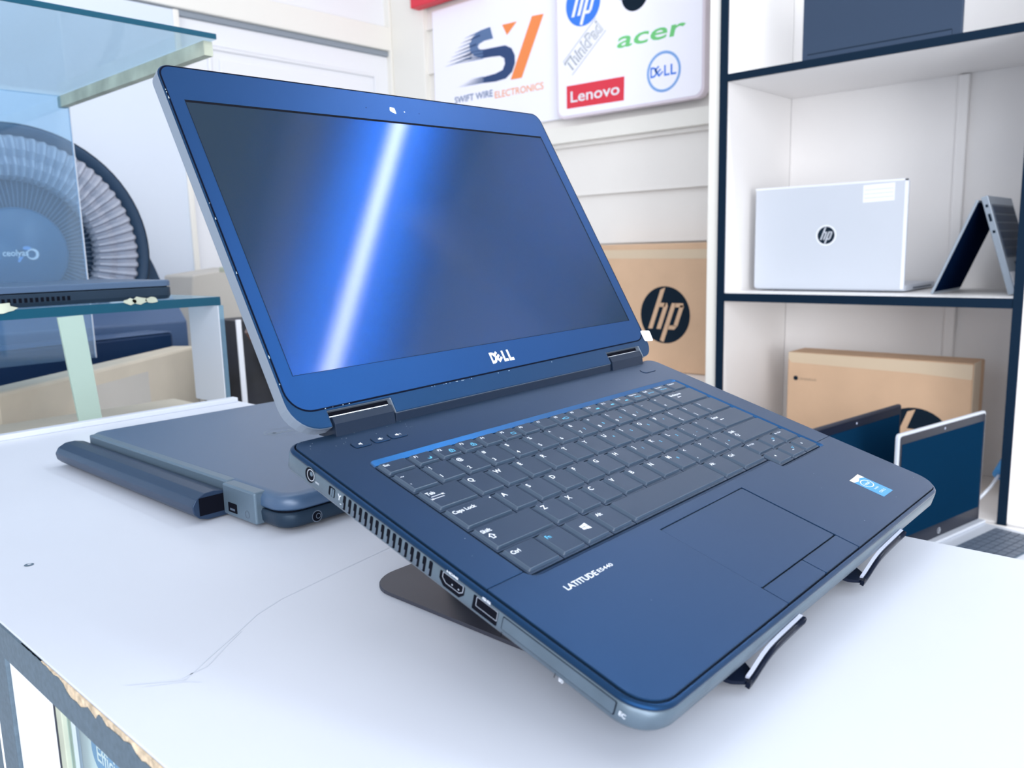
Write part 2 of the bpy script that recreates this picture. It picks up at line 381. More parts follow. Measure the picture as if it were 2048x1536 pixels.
# grey edge band with an irregular broken upper line baring chipboard
b = MB(); fr = F((TX0, 0, 0), (0, -1, 0), (0, 0, 1))      # x = -Y, normal -X
ys = [-1.0+i*0.004 for i in range(0, 333)]
def brk(yy):
    y = -yy
    if y > 0.410 or y < 0.20: return 0.0
    if y > 0.388: return 0.0012*(0.5+0.5*math.sin(y*400))
    k = 0.8*min(1, (0.390-y)/0.008)
    return k*(0.0038+0.0016*math.sin(y*170+1)+0.0012*math.sin(y*437)+(0.0016 if 0.345 < y < 0.375 else 0)-(0.0025 if 0.330 < y < 0.345 else 0))
up = [(u, -0.0004-max(0, brk(u))) for u in ys]
pts = [(ys[0], -0.018), (ys[-1], -0.018)] + list(reversed(up))
b.prism(pts, -0.0008, 0.0004, fr, 'grey_edge'); b.build('edge_band', t)
b = MB()
cp = [y for y in ys if 0.195 <= -y <= 0.440]
for u0, u1 in zip(cp, cp[1:]):
    j = 0.0003*math.sin(u0*900)
    b.box((u0, -0.0125, -0.0006), (u1, -0.0004, 0.00005+j*0.3), 'chip', fr)
b.build('exposed_chipboard', t, label='bare chipped brown board')
b = MB(); rr = random.Random(3)
def scratch(pts, wdt):
    for (a, c) in zip(pts, pts[1:]):
        d = (Vector(c)-Vector(a)); n = Vector((-d.y, d.x)).normalized()*wdt
        b.poly([(a[0]-n.x, a[1]-n.y), (c[0]-n.x, c[1]-n.y), (c[0]+n.x, c[1]+n.y), (a[0]+n.x, a[1]+n.y)], 0.00012, ID, 'scratch')
scratch([(0.131, 0.357), (0.1504, 0.3407), (0.168, 0.352), (0.1876, 0.3637), (0.207, 0.376), (0.2253, 0.3829)], 0.0004)
scratch([(0.150, 0.343), (0.163, 0.3445), (0.180, 0.357), (0.192, 0.365)], 0.0003)
scratch([(0.2253, 0.3829), (0.27, 0.391), (0.3152, 0.3984)], 0.00022)
scratch([(0.136, 0.349), (0.150, 0.339), (0.1545, 0.333)], 0.00025)
b.build('scratch', t)
b = MB(); b.poly(circle(0.1538, 0.5527, 0.0028, 14), 0.0002, ID, 'hinge_grey'); b.poly(circle(0.1543, 0.5532, 0.0012, 10), 0.0003, ID, 'white_lam'); b.build('screw_cap', t)
# carcass below the top, seen under the left edge
def strip(name, y0, y1, m, x=0.119, th=0.006, z0=-0.88, z1=-0.018, bev=0.0005):
    b = MB(); b.box((x, y0, z0), (x+th, y1, z1), m); return b.build(name, t, bevel=bev)
strip('frame_post', 0.478, 0.53, 'grey_edge', 0.116); strip('frame_bead', 0.5035, 0.5055, 'label_white', 0.1155, 0.001, bev=0)
strip('side_panel', 0.4135, 0.478, 'label_white', 0.118)
strip('glass_bead', 0.4120, 0.4135, 'black_matte', 0.1175)
strip('sealant_bead', 0.4045, 0.4120, 'adhesive', 0.118, 0.004)
strip('glass_front', -0.3, 0.4045, 'glass_clear', 0.120, 0.005)
b = MB(); b.box((0.30, TY0+0.02, -0.88), (0.305, TY1-0.02, -0.018), 'label_white'); b.build('back_panel', t)
b = MB(); b.box((0.125, TY0+0.02, -0.90), (TX1-0.02, TY1-0.02, -0.88), 'white_lam'); b.build('base_panel', t)
for yy in (TY1-0.04, TY0+0.02):
    b = MB(); b.box((0.305, yy, -0.88), (TX1-0.02, yy+0.02, -0.018), 'white_lam'); b.build('end_panel', t)
b = MB(); b.box((0.127, -0.2, -0.45), (0.295, 0.40, -0.44), 'glass_clear'); b.build('inner_shelf', t)
# box inside the counter
t = empty('product_box', 'white product box with blue oval print behind the glass front of the counter', 'box', loc=(0.13, 0.30, -0.44))
b = MB(); b.box((0.0, -0.2, 0), (0.12, 0.125, 0.412), 'label_white'); b.build('carton', t, bevel=0.001)
fr = F((-0.0003, 0, 0), (0, -1, 0), (0, 0, 1))
b = MB(); b.poly([(-0.1245, 0.0), (-0.1200, 0.0), (-0.1200, 0.411), (-0.1245, 0.411)], 0.0, fr, 'blue_soft')
b.build('blue_edge_line', t)
b = MB()
b.poly(rrect(-0.1045, 0.3805, -0.02, 0.4045, 0.0112, 8), 0.0001, fr, 'blue_lab')
b.text('Efficient L', -0.0975, 0.3870, fr, 'label_white', 0.0003, height=0.0085, bold=0.012)
b.build('printed_label', t)

# ------------------------------------------------------------------ the open laptop
T0 = Vector((0.22120106, 0.36275681, 0.09245294))
U = Vector((0.99988, -0.0027, 0.0150)).normalized(); Vv = Vector((0.0017, -0.9581, -0.2863)); Vv = (Vv-Vv.dot(U)*U).normalized(); Wn = (Vv.cross(U)).normalized()
if Wn.z < 0: Wn = -Wn
LAP = frame_matrix(T0, U, -Vv, Wn)
lap = empty('laptop', 'large open black laptop tilted on a stand, screen dark with a blue light streak', 'laptop', matrix=LAP)
KF = F((0, 0, 0), (1, 0, 0), (0, 1, 0))
def uv(pts): return [(a/1000, -c/1000) for a, c in pts]     # (u, v) in mm measured on the deck
def ccw(pts):
    A = sum(pts[i-1][0]*pts[i][1]-pts[i][0]*pts[i-1][1] for i in range(len(pts)))
    return pts if A > 0 else list(reversed(pts))
WD, DP = 339.0, 232.0
def base_out(i, seg=10):
    r = [15, 15, 13, 13]
    return ccw(rpoly(uv([(i, 1+i), (WD-i, 1+i), (WD-i, DP-i), (i, DP-i)]), [max(1, 9-i)/1000, max(1, 9-i)/1000, max(2, 17-i)/1000, max(2, 17-i)/1000], seg))
b = MB()
b.loft([(base_out(2.25), -0.0024), (base_out(2.2), -0.0010), (base_out(1.9), -0.0009), (base_out(1.0), -0.0014), (base_out(0.3), -0.0022), (base_out(0.25), -0.0029)], KF, 'deck', cap0=False, cap1=False, smooth=True)
b.loft([(base_out(0.25), -0.0029), (base_out(0.8), -0.0030), (base_out(0.6), -0.0033), (base_out(0.0), -0.0036), (base_out(0.0), -0.0110), (base_out(1.5), -0.0130), (base_out(14), -0.0175), (base_out(16), -0.0178)], KF, 'chassis', cap0=False, cap1=True)
bb = b
base = b.build('base', lap, label='grey lower shell with ports along its left side')
for p in base.data.polygons: p.use_smooth = True
# keyboard well outline
wo = [(25, 37.6), (315.5, 37.6), (315.5, 160.6), (251.4, 160.6), (251.4, 152.2), (25, 152.2)]
wi = [(26.4, 41.3), (313.3, 41.3), (313.3, 158.9), (253.0, 158.9), (253.0, 150.0), (26.4, 150.0)]
WO = ccw(rpoly(uv(wo), [.005, .005, .003, .003, .001, .006], 6)); WI = ccw(rpoly(uv(wi), [.003, .003, .002, .002, .0012, .004], 6))
# upper deck (round the keyboard) and palm rest, meeting in a seam
SV0, SV1 = 147.0, 155.0
def seam_inset(o, i): return o
top_out = [(2.8, 3.8), (WD-2.8, 3.8), (WD-2.8, SV1), (315.5, SV1)]
b = MB()
ro = rpoly(uv([(2.8, 3.8), (WD-2.8, 3.8), (WD-2.8, SV1-0.25), (2.8, SV0-0.25)]), [.007, .007, 0, 0], 8)
# build as strips: outline minus the well, open at the bottom
def strip_poly(pts): b.prism(ccw(uv(pts)), -0.0016, 0.0, KF, 'deck')
# back band with both rounded corners
def arc(cx, cy, r, a0, a1, n=8): return [(cx+r*math.cos(math.radians(a0+(a1-a0)*k/n)), cy+r*math.sin(math.radians(a0+(a1-a0)*k/n))) for k in range(n+1)]
o1 = arc(9.8, 10.8, 7, 180, 270) + arc(WD-9.8, 10.8, 7, 270, 360)
wtop = arc(30, 42.6, 5, 180, 270, 6); wtr = arc(310.5, 42.6, 5, 270, 360, 6)
strip_poly(o1 + [(WD-2.8, SV1-0.2), (315.5, SV1-0.2)] + list(reversed(wtr)) + list(reversed(wtop)) + [(25, SV0-0.2), (2.8, SV0-0.2)])
b.build('upper_deck', lap, bevel=0.00025, seg=2)
b = MB()
o2 = [(2.8, SV0+0.15), (25, SV0+0.15), (25, 146.2+6.0-0.0)] + [] 
wl = arc(31, 146.2, 6, 180, 90, 6)
pr = [(2.8, SV0+0.15), (25, SV0+0.15)] + [p for p in wl if p[1] > SV0+0.15] + [(251.4, 152.2), (251.4, 157.6)] + arc(254.4, 157.6, 3, 180, 90, 4)[1:] + arc(312.5, 157.6, 3, 90, 0, 4) + [(315.5, SV1+0.15), (WD-2.8, SV1+0.15)] + arc(WD-2.8-14, DP-2.8-14, 14, 0, 90, 10)
# notch for touchpad buttons along the front edge
pr += [(197.8, DP-2.8), (197.8, 160.0), (112.2, 160.0), (112.2, DP-2.8)]
pr += arc(2.8+14, DP-2.8-14, 14, 90, 180, 10)
b.prism(ccw(uv(pr)), -0.0016, 0.0, KF, 'deck')
palm = b.build('palm_rest', lap, bevel=0.00022, seg=2)
b = MB()
b.text('LATITUDE', 0.0318, -0.1665, KF, 'print_white', 0.00006, height=0.0031, width=0.0215, bold=0.018)
b.text('E5440', 0.0545, -0.1660, KF, 'print_white', 0.00006, height=0.0021, width=0.0105, bold=0.012)
b.build('model_lettering', palm)
b = MB()
b.poly(ccw(uv([(275.6, 193.4), (291, 193.2), (291.2, 215), (275.4, 215)])), 0.00010, KF, 'stk_blue')
b.poly(ccw(uv([(275.4, 193.4), (282, 193.2), (291, 192.6), (291.1, 197.2), (286, 195.6), (281, 197.4), (275.5, 196.4)])), 0.00016, KF, 'stk_worn')
# text runs along the front-back direction of the sticker
SF = F((0, 0, 0.00018), (0, -1, 0), (1, 0, 0)); SF = F((0.2756, -0.2148, 0.0002), (1, 0, 0), (0, 1, 0))
b.ring(circle(0.0077, 0.0132, 0.0057, 24, 0.0040), circle(0.0077, 0.0132, 0.0050, 24, 0.0034), 0.0, SF, 'print_white')
b.text('intel', 0.0077, 0.0123, SF, 'print_white', 0.0, height=0.0022, width=0.0066, align='C', bold=0.01)
b.text('inside', 0.0077, 0.0068, SF, 'print_white', 0.0, height=0.0013, width=0.0060, align='C', bold=0.01)
b.text('CORE i5', 0.0077, 0.0028, SF, 'print_white', 0.0, height=0.0016, width=0.0080, align='C', bold=0.01)
b.build('processor_sticker', palm, label='small blue sticker with a worn corner')
# touchpad and its two buttons
b = MB(); b.prism(ccw(rpoly(uv([(112.6, 160.4), (197.4, 160.4), (197.4, 215.7), (112.6, 215.7)]), .0012, 4)), -0.0016, -0.0003, KF, 'deck'); b.build('touchpad', lap, bevel=0.0002)
for u0, u1 in ((112.6, 154.8), (155.2, 197.4)):
    b = MB(); b.prism(ccw(rpoly(uv([(u0, 216.5), (u1, 216.5), (u1, DP-2.9), (u0, DP-2.9)]), .0008, 3)), -0.0016, -0.0001, KF, 'deck'); b.build('touchpad_button', lap, bevel=0.0002)
# small dark plate under the seams
b = MB(); b.prism(base_out(2.24), -0.0030, -0.00165, KF, 'groove', cap0=False)
b.build('inner_frame', lap)
# power button & volume buttons
def outline_button(u0, u1, v0, v1, nm, r=2.4, txt=None, par=None):
    b = MB(); P = ccw(rpoly(uv([(u0, v0), (u1, v0), (u1, v1), (u0, v1)]), r/1000, 5))
    b.prism(offset(P, 0.0003), 0.00002, 0.00006, KF, 'groove'); b.prism(P, 0.00003, 0.00045, KF, 'deck', ch=0.0002)
    if txt: b.text(txt, (u0+u1)/2000, -(v0+v1)/2000-0.0008, KF, 'print_white', 0.0005, height=0.0020, align='C', bold=0.02)
    return b.build(nm, lap)
def spk(b, u, v, n):
    b.poly(ccw(uv([(u-1.6, v-0.5), (u-0.7, v-0.5), (u+0.3, v-1.3), (u+0.3, v+1.3), (u-0.7, v+0.5), (u-1.6, v+0.5)])), 0.0005, KF, 'print_white')
    for k in range(n): b.poly(ccw(uv([(u+0.9+k*0.9, v-0.5-k*.35), (u+1.2+k*0.9, v-0.5-k*.35), (u+1.2+k*0.9, v+0.5+k*.35), (u+0.9+k*0.9, v+0.5+k*.35)])), 0.0005, KF, 'print_white')
for i, (u0, u1) in enumerate(((29.5, 40.2), (42.5, 53.2), (53.8, 65.3))):
    o = outline_button(u0, u1, 17.2, 23.0, 'volume_button', 1.8)
    b = MB(); spk(b, (u0+u1)/2, 20.1, i); b.build('speaker_icon', o)
outline_button(301.5, 317.5, 15.5, 21.5, 'power_button', 2.8)
# keyboard: tray + bevelled rim + keys
kb = MB()
kb.loft([(WO, 0.0), (WI, -0.0011), (WI, -0.0042)], KF, 'rim', cap0=False, cap1=False)
kb.poly(WI, -0.0030, KF, 'well')
kb = kb.build('keyboard', lap, label='black keyboard tray with a bevelled rim')
rows = [
 (42.0, 54.0, [(26.6, 46.6)] + [(46.6+16.42*i, 46.6+16.42*(i+1)) for i in range(15)] + [(292.9+1.6, 312.6)], None),
]
def row_edges(v0, v1, edges): return [(a, c, v0, v1) for a, c in zip(edges, edges[1:])]
fE = [26.6, 46.8] + [46.8+16.45*i for i in range(1, 16)] + [312.6]; fE = fE[:17] if len(fE) > 17 else fE
fE = [26.6, 46.8, 63.4, 79.9, 96.3, 112.6, 128.9, 145.3, 161.7, 178.2, 194.7, 211.2, 227.8, 244.4, 261.0, 277.6, 294.4, 312.6]
nE = [26.6, 46.2] + [46.2+19.05*i for i in range(1, 13)] + [312.6]
qE = [26.6, 55.2] + [55.2+19.05*i for i in range(1, 13)] + [312.6]
aE = [26.6, 60.0] + [60.0+19.05*i for i in range(1, 12)] + [312.6]
zE = [26.6, 69.2] + [69.2+19.05*i for i in range(1, 11)] + [312.6]
bE = [26.6, 50.2, 69.0, 88.4, 107.4, 201.6, 224.8, 252.8]
keys = []
keys += row_edges(42.0, 54.0, fE); keys += row_edges(54.0, 73.0, nE); keys += row_edges(73.0, 92.1, qE); keys += row_edges(92.1, 111.1, aE); keys += row_edges(111.1, 130.1, zE); keys += row_edges(130.1, 149.6, bE)
cE = [253.2, 273.0, 292.8, 312.6]
keys += row_edges(130.3, 144.4, cE); keys += row_edges(144.4, 158.5, cE)
LEG = ([('Esc',), ('F1', '(moon'), ('F2', '(lock'), ('F3', '(lock'), ('F4',), ('F5', '(rect'), ('F6',), ('F7',), ('F8', '(disp'), ('F9',), ('F10', '(bar'), ('F11', '(bar'), ('F12', '(bar'), ('Home', 'PrtScr'), ('End', 'ScrLk'), ('Insert', 'Pause'), ('Delete',)],
 [('~', '`'), ('!', '1'), ('@', '2'), ('#', '3'), ('$', '4'), ('%', '5'), ('^', '6'), ('&', '7', '7'), ('*', '8', '8'), ('(', '9', '9'), (')', '0', '/'), ('_', '-'), ('+', '='), ('Backspace', '(left')],
 [('Tab', '(tab')] + [(c,) for c in 'QWERTY'] + [('U', '', '4'), ('I', '', '5'), ('O', '', '6'), ('P', '', '*'), ('{', '['), ('}', ']'), ('|', '\\')],
 [('Caps Lock', '(led')] + [(c,) for c in 'ASDFGH'] + [('J', '', '1'), ('K', '', '2'), ('L', '', '3'), (':', ';', '-'), ('"', "'"), ('Enter', '(left')],
 [('Shift', '(up')] + [(c,) for c in 'ZXCVBN'] + [('M', '', '0'), ('<', ','), ('>', '.'), ('?', '/', '+'), ('Shift', '(up')],
 [('Ctrl',), ('Fn',), ('', '(win'), ('Alt',), ('',), ('Alt',), ('Ctrl',)],
 [('Pg Up',), ('', '(sun'), ('Pg Dn',)], [('', '(al'), ('', '(sun'), ('', '(ar')])
LEG = [x for r in LEG for x in r]
def key(k, leg, idx):
    u0, u1, v0, v1 = k; g = 0.33; small = (v1-v0) < 15
    b = MB()
    zf, zt = -0.0009, 0.00055
    A = ccw(rpoly(uv([(u0+g, v0+g), (u1-g, v0+g), (u1-g, v1-g), (u0+g, v1-g)]), .0003, 2))
    l, r, tp, bt = (1.5, 1.5, 0.7, 1.8) if not small else (1.4, 1.3, 0.5, 1.5)
    B = ccw(rpoly(uv([(u0+l, v0+tp), (u1-r, v0+tp), (u1-r, v1-bt), (u0+l, v1-bt)]), .0006, 2))
    Cc = ccw(rpoly(uv([(u0+l+.95, v0+tp+.35), (u1-r-.4, v0+tp+.35), (u1-r-.4, v1-bt-.35), (u0+l+.95, v1-bt-.35)]), .0005, 2))
    b.loft([(A, -0.0026), (A, zf), (B, zf+0.00003)], KF, 'keycap', cap0=False, cap1=False)
    b.loft([(B, zf+0.00003), (Cc, zt-0.00012), (offset(Cc, -0.00022), zt)], KF, 'keyside_lit', cap0=False, mtop='keycap')
    h = zt+0.00004; wm = 'print_white'
    x = (u0+l+1.9)/1000; y0 = -(v0+tp)/1000; yb = -(v1-bt)/1000; xr = (u1-r-1.2)/1000
    def P(pts, m=wm): b.poly(ccw(uv(pts)), h, KF, m)
    a = leg[0]; col = 'print_blue' if a == 'Fn' else wm
    if a:
        if small and len(a) > 3:
            b.text(a, x-0.0004, y0-0.0030, KF, col, h, height=0.0014, width=0.0078, bold=0.02)
        elif small: b.text(a, x, y0-0.0037, KF, col, h, height=0.0019, bold=0.02)
        elif len(a) > 1: b.text(a, x, y0-0.0052, KF, col, h, height=0.0024, bold=0.022)
        elif a.isalpha(): b.text(a, x, y0-0.0054, KF, col, h, height=0.0031, bold=0.02)
        else: b.text(a, x, y0-0.0048, KF, col, h, height=0.0027, bold=0.015)
    c = leg[1] if len(leg) > 1 else ''
    X, Y = u1-r-4.6, v1-bt-3.6
    if c and c[0] != '(' or c == '(':
        if small: b.text(c, x+0.0022, y0-0.0062, KF, 'print_blue', h, height=0.0013, width=0.0070, bold=0.02)
        else: b.text(c, x, yb+0.0028, KF, wm, h, height=0.0027, bold=0.015)
    if len(leg) > 2: b.text(leg[2], x+0.0062, y0-0.0082 if not c else yb+0.0050, KF, 'print_blue', h, height=0.0020, bold=0.02)
    if c == '(moon': P([(X+1.5*math.cos(t), Y+1.5*math.sin(t)) for t in [math.radians(q) for q in range(-60, 181, 24)]] + [(X-0.4+1.3*math.cos(t), Y-0.5+1.2*math.sin(t)) for t in [math.radians(q) for q in range(150, -40, -24)]], 'print_blue')
    if c in ('(lock', '(rect', '(disp', '(bar'):
        s1 = 1.7; q0 = [(X-s1, Y-1), (X+s1, Y-1), (X+s1, Y+1.2), (X-s1, Y+1.2)]; q1 = [(X-s1+.4, Y-.6), (X+s1-.4, Y-.6), (X+s1-.4, Y+.8), (X-s1+.4, Y+.8)]
        if c == '(bar': P([(X-s1, Y-.4), (X+s1, Y-.9), (X+s1, Y+.6), (X-s1, Y+.4)], 'print_blue')
        else:
            b.ring(ccw(uv(q0)), ccw(uv(q1)), h, KF, 'print_blue')
            if c == '(lock': P([(X-.4, Y-.2), (X+.4, Y-.2), (X+.4, Y+.5), (X-.4, Y+.5)], 'print_blue'); b.ring(ccw(uv([(X-.9, Y-2.1), (X+.9, Y-2.1), (X+.9, Y-1), (X-.9, Y-1)])), ccw(uv([(X-.5, Y-1.7), (X+.5, Y-1.7), (X+.5, Y-1), (X-.5, Y-1)])), h, KF, 'print_blue')
            if c == '(disp': P([(X-3.6, Y-.5), (X-2.4, Y-.5), (X-2.4, Y+.8), (X-3.6, Y+.8)], 'print_blue')
    if c == '(tab':
        xx, yy = u0+l+2.6, v0+tp+7.0
        for s1, dy in ((1, 0), (-1, 1.9)):
            P([(xx, yy+dy-.18), (xx+7, yy+dy-.18), (xx+7, yy+dy+.18), (xx, yy+dy+.18)])
            ex = xx+7 if s1 > 0 else xx
            P([(ex, yy+dy-.8), (ex+1.1*s1, yy+dy), (ex, yy+dy+.8)]); P([(ex+1.2*s1-.12, yy+dy-.8), (ex+1.2*s1+.12, yy+dy-.8), (ex+1.2*s1+.12, yy+dy+.8), (ex+1.2*s1-.12, yy+dy+.8)])
    if c == '(led': b.poly(circle((u1-3.4)/1000, -(v0+3.0)/1000, 0.0005, 10), h, KF, wm)
    if c == '(left': P([(u0+8, v0+8.6), (u0+9.6, v0+7.7), (u0+9.6, v0+8.3), (u0+13, v0+8.3), (u0+13, v0+8.9), (u0+9.6, v0+8.9), (u0+9.6, v0+9.5)])
    if c == '(up':
        cx, cy = u0+l+4.6+(0), v0+tp+8.4
        o = [(0, -2.1), (2.2, 0.2), (1.1, .2), (1.1, 2.0), (-1.1, 2.0), (-1.1, .2), (-2.2, .2)]; i = [(0, -1.3), (1.2, -.15), (.6, -.15), (.6, 1.5), (-.6, 1.5), (-.6, -.15), (-1.2, -.15)]
        b.ring(ccw(uv([(cx+p[0]*1.0, cy+p[1]) for p in o])), ccw(uv([(cx+p[0]*1.0, cy+p[1]) for p in i])), h, KF, wm)
    if c == '(win':
        cx, cy = (u0+u1)/2-0.6, (v0+v1)/2-1.4
        for (ax, bx, k0, k1) in ((-2.3, -.2, .78, .95), (.1, 2.9, 1.0, 1.25)):
            for sg in (-1, 1): P([(cx+ax, cy+sg*.15), (cx+bx, cy+sg*.15), (cx+bx, cy+sg*2.0*k1), (cx+ax, cy+sg*2.0*k0)])
    if c == '(sun':
        b.ring(ccw(circle((X-1.0)/1000, -(Y-3)/1000, 0.0010, 10)), ccw(circle((X-1.0)/1000, -(Y-3)/1000, 0.0006, 10)), h, KF, 'print_blue')
        P([(X-5, Y-1.4), (X-2.2, Y-1.4), (X-2.2, Y-.9), (X-5, Y-.9)])
        b.poly(circle((X+1.2)/1000, -(Y-4)/1000, 0.0003, 8), h, KF, 'print_blue')
    if c in ('(al', '(ar'):
        s1 = -1 if c == '(al' else 1; cx, cy = u0+7.5, v0+6
        P([(cx-.7*s1, cy-1), (cx+1.0*s1, cy), (cx-.7*s1, cy+1)])
    names = {0: 'key'}
    return b.build('key', kb)
for i, k in enumerate(keys): key(k, LEG[i], i)

# ports on the left side (u = 0 plane); frame: x = along -v, y = w, normal = -u
SFr = F((0, 0, 0), (0, -1, 0), (0, 0, 1))   # local x runs to the front; normal = ex x ey = -X
def sd(pts): return [(a/1000, c/1000) for a, c in pts]
# vent slots
vent = MB()
for i in range(16):
    v = 54.6+i*4.13
    vent.prism(rpoly(sd([(v-1.1, -10.9), (v+1.1, -10.9), (v+1.1, -3.4), (v-1.1, -3.4)]), .0007, 3), 0.00003, 0.00009, SFr, 'hole')
    vent.box(((v-1.1)/1000, -0.0105, 0.0001), ((v-0.3)/1000, -0.0075, 0.00014), 'keys_dark', SFr)
vent.build('vent_grille', base)
b = MB(); b.poly(circle(0.0262, -0.0062, 0.0041, 28), 0.00005, SFr, 'hole'); b.ring(circle(0.0262, -0.0062, 0.0044, 28), circle(0.0262, -0.0062, 0.0040, 28), 0.00012, SFr, 'chassis')
b.ring(circle(0.0268, -0.0060, 0.0031, 24), circle(0.0268, -0.0060, 0.0027, 24), 0.0001, SFr, 'chrome'); b.poly(circle(0.0272, -0.0052, 0.0012, 16), 0.0001, SFr, 'hinge_grey'); b.build('power_jack', base)
b = MB(); b.prism(rrect(0.0420, -0.0088, 0.0470, -0.0038, 0.0008, 3), 0.00002, 0.00008, SFr, 'hole'); b.box((0.0440, -0.0083, 0.0001), (0.0450, -0.0043, 0.0005), 'hinge_grey', SFr); b.box((0.0456, -0.0083, 0.0001), (0.0464, -0.0043, 0.0005), 'hinge_grey', SFr); b.build('wireless_switch', base)
b = MB(); hd = [(122.5, -3.9), (137.8, -3.9), (137.8, -7.8), (135.2, -10.4), (125.4, -10.4), (122.5, -7.8)]
b.prism(rpoly(sd(hd), .0005, 3), 0.00002, 0.00008, SFr, 'hole')
hi = [(124.2, -3.9), (137.0, -3.9), (137.0, -7.0), (135.0, -8.4), (126.6, -8.4), (124.2, -6.6)]
b.ring(rpoly(sd(hi), .0003, 3), [((p[0]-0.1306)*0.95+0.1306, (p[1]+0.0060)*0.90-0.0060) for p in rpoly(sd(hi), .0003, 3)], 0.00012, SFr, 'chrome')
for q in (130.5, 134.4): b.poly(circle(q/1000, -0.0069, 0.0004, 8), 0.00013, SFr, 'chrome')
b.build('video_port', base)
b = MB(); b.prism(rrect(0.1430, -0.0105, 0.1573, -0.0036, 0.0006, 3), 0.00002, 0.00008, SFr, 'hole')
R = rrect(0.1448, -0.0082, 0.1570, -0.0037, 0.0004, 3); b.ring(R, [((p[0]-0.1509)*0.96+0.1509, (p[1]+0.00595)*0.90-0.00595) for p in R], 0.00012, SFr, 'chrome'); b.build('usb_port', base)
b = MB(); b.prism(rrect(0.1598, -0.0098, 0.2168, -0.0036, 0.0006, 3), 0.00002, 0.00007, SFr, 'groove'); b.prism(rrect(0.1602, -0.0095, 0.2163, -0.0040, 0.0005, 3), 0.00008, 0.0002, SFr, 'chassis'); b.build('card_slot_cover', base)
b = MB()
for a, c in ((160.5, 160.8), (189.0, 189.3)): b.box((a/1000, -0.0130, 0.0), (c/1000, -0.0110, 0.00009), 'hole', SFr)
TF = F((0, 0, 0), (0, 1, 0), (0, 0, -1))
b.text('SD', 0.1912, -0.0128, SFr, 'print_white', 0.0001, height=0.0014, bold=0.02); b.text('EC', 0.2185, -0.0080, SFr, 'print_white', 0.00012, height=0.0018, bold=0.02)
b.text('HDMI', 0.1262, -0.0030, SFr, 'print_white', 0.0001, height=0.0010, width=0.0068, bold=0.03); b.text('SS', 0.1475, -0.0031, SFr, 'print_white', 0.0001, height=0.0011, width=0.0050, bold=0.03)
b.box((0.0310, -0.0075, 0.0001), (0.0340, -0.0073, 0.00013), 'print_white', SFr); b.box((0.0310, -0.0080, 0.0001), (0.0340, -0.00785, 0.00013), 'print_white', SFr)
b.text('Y', 0.0492, -0.0077, SFr, 'print_white', 0.0001, height=0.0030, bold=0.01)
b.box((0.0515, -0.0093, 0.0001), (0.0526, -0.0090, 0.00013), 'print_white', SFr)
b.build('port_markings', base)
# dust specks near the hinge
b = MB(); rr = random.Random(5)
for i in range(46):
    u, v = rr.uniform(8, 75), rr.uniform(5, 17)
    if i > 25: u, v = rr.uniform(10, 330), rr.uniform(8, 225)
    s1 = rr.uniform(0.08, 0.25)
    if 25 < u < 315 and 37 < v < 162: continue
    b.poly(ccw(uv([(u-s1, v-s1*.6), (u+s1, v-s1), (u+s1*.6, v+s1)])), 0.00025, KF, 'dust')
b.build('dust', lap)['kind'] = 'stuff'

# ---- lid
hv, hw, la, s0 = 0.0084, 0.0026, 2.3851, 0.0356
LO = Vector((0, -hv, hw)); LX = Vector((1, 0, 0)); LL = Vector((0, -math.cos(la), math.sin(la))); LF = F(LO, LX, LL)   # normal = N (front)
M4 = frame_matrix(LO, LX, LL, LX.cross(LL))
lid = MB()
u0, u1, sb, st = 0.0045, 0.3352, 0.0040, 0.2332
out = []
out += arc(u0+.018, sb+.018, .018, 180, 270, 8)
for a, c in ((0.0272, 0.0700), (0.2775, 0.3205)): out += [(a, sb), (a, 0.0132), (c, 0.0132), (c, sb)]
out[-1] = (0.3205, sb)
out += arc(u1-.012, sb+.012, .012, 285, 360, 6)
out += arc(u1-.009, st-.009, .009, 0, 90, 8) + arc(u0+.009, st-.009, .009, 90, 180, 8)
lid.prism(out, -0.0085, 0.0, LF, 'lidedge', mtop='deck')
for a, c in ((0.0700, 0.2775),):
    q = [(sb+.002, -.0006), (sb-.0006, -.0010), (sb-.0045, -.0034), (sb-.0085, -.0075), (sb-.0095, -.0110), (sb-.003, -.0120), (sb+.002, -.0084)]
    lid.prism(ccw([(-n, s_) for s_, n in q]), a, c, F(LO, -LX.cross(LL), LL), 'hinge_dark')
lo = lid.build('lid', lap, bevel=0.0007, seg=2, label='thick dark display lid, front side')
lo.data.materials[0] = M['lidedge']
# bezel, slightly recessed line round it
b = MB()
BO = rpoly([(0.0068, 0.0152), (0.3335, 0.0182), (0.3335, 0.2318), (0.0068, 0.2318)], [.013, .012, .007, .007], 8)
sw, sh, m0 = 0.3094, 0.1740, 0.0148
sx0, sy0 = m0, s0
SI = [(m0, s0), (m0+sw, s0), (m0+sw, s0+sh), (m0, s0+sh)]
b.poly(offset(BO, 0.0010), 0.00006, LF, 'groove')
b.fill([BO, SI], 0.00016, LF, 'bezel')
b.loft([(SI, 0.00016), (SI, -0.0004)], LF, 'black_gloss', cap0=False, cap1=False)
SJ = [(m0+.0004, s0+.0003), (m0+sw-.0009, s0+.0003), (m0+sw-.0009, s0+sh-.0016), (m0+.0004, s0+sh-.0016)]
b.ring(SI, SJ, 0.00012, LF, 'hole')
bz = b.build('bezel', lo)
b = MB(); b.poly(offset(SI, -0.0003), 0.00009, LF, 'screen'); b.build('screen', lo, label='dark matte display panel')
b = MB()
cx, cy = 0.1698, 0.2188
b.poly(circle(cx, cy, 0.0019, 14), 0.00022, LF, 'cam_white')
b.poly(rpoly([(cx-.0028, cy-.0005), (cx+.0022, cy-.003), (cx+.0026, cy+.0025), (cx-.0015, cy+.0028)], .0008, 3), 0.0002, LF, 'cam_white')
b.poly(circle(cx, cy, 0.0011, 12), 0.00025, LF, 'silicone')
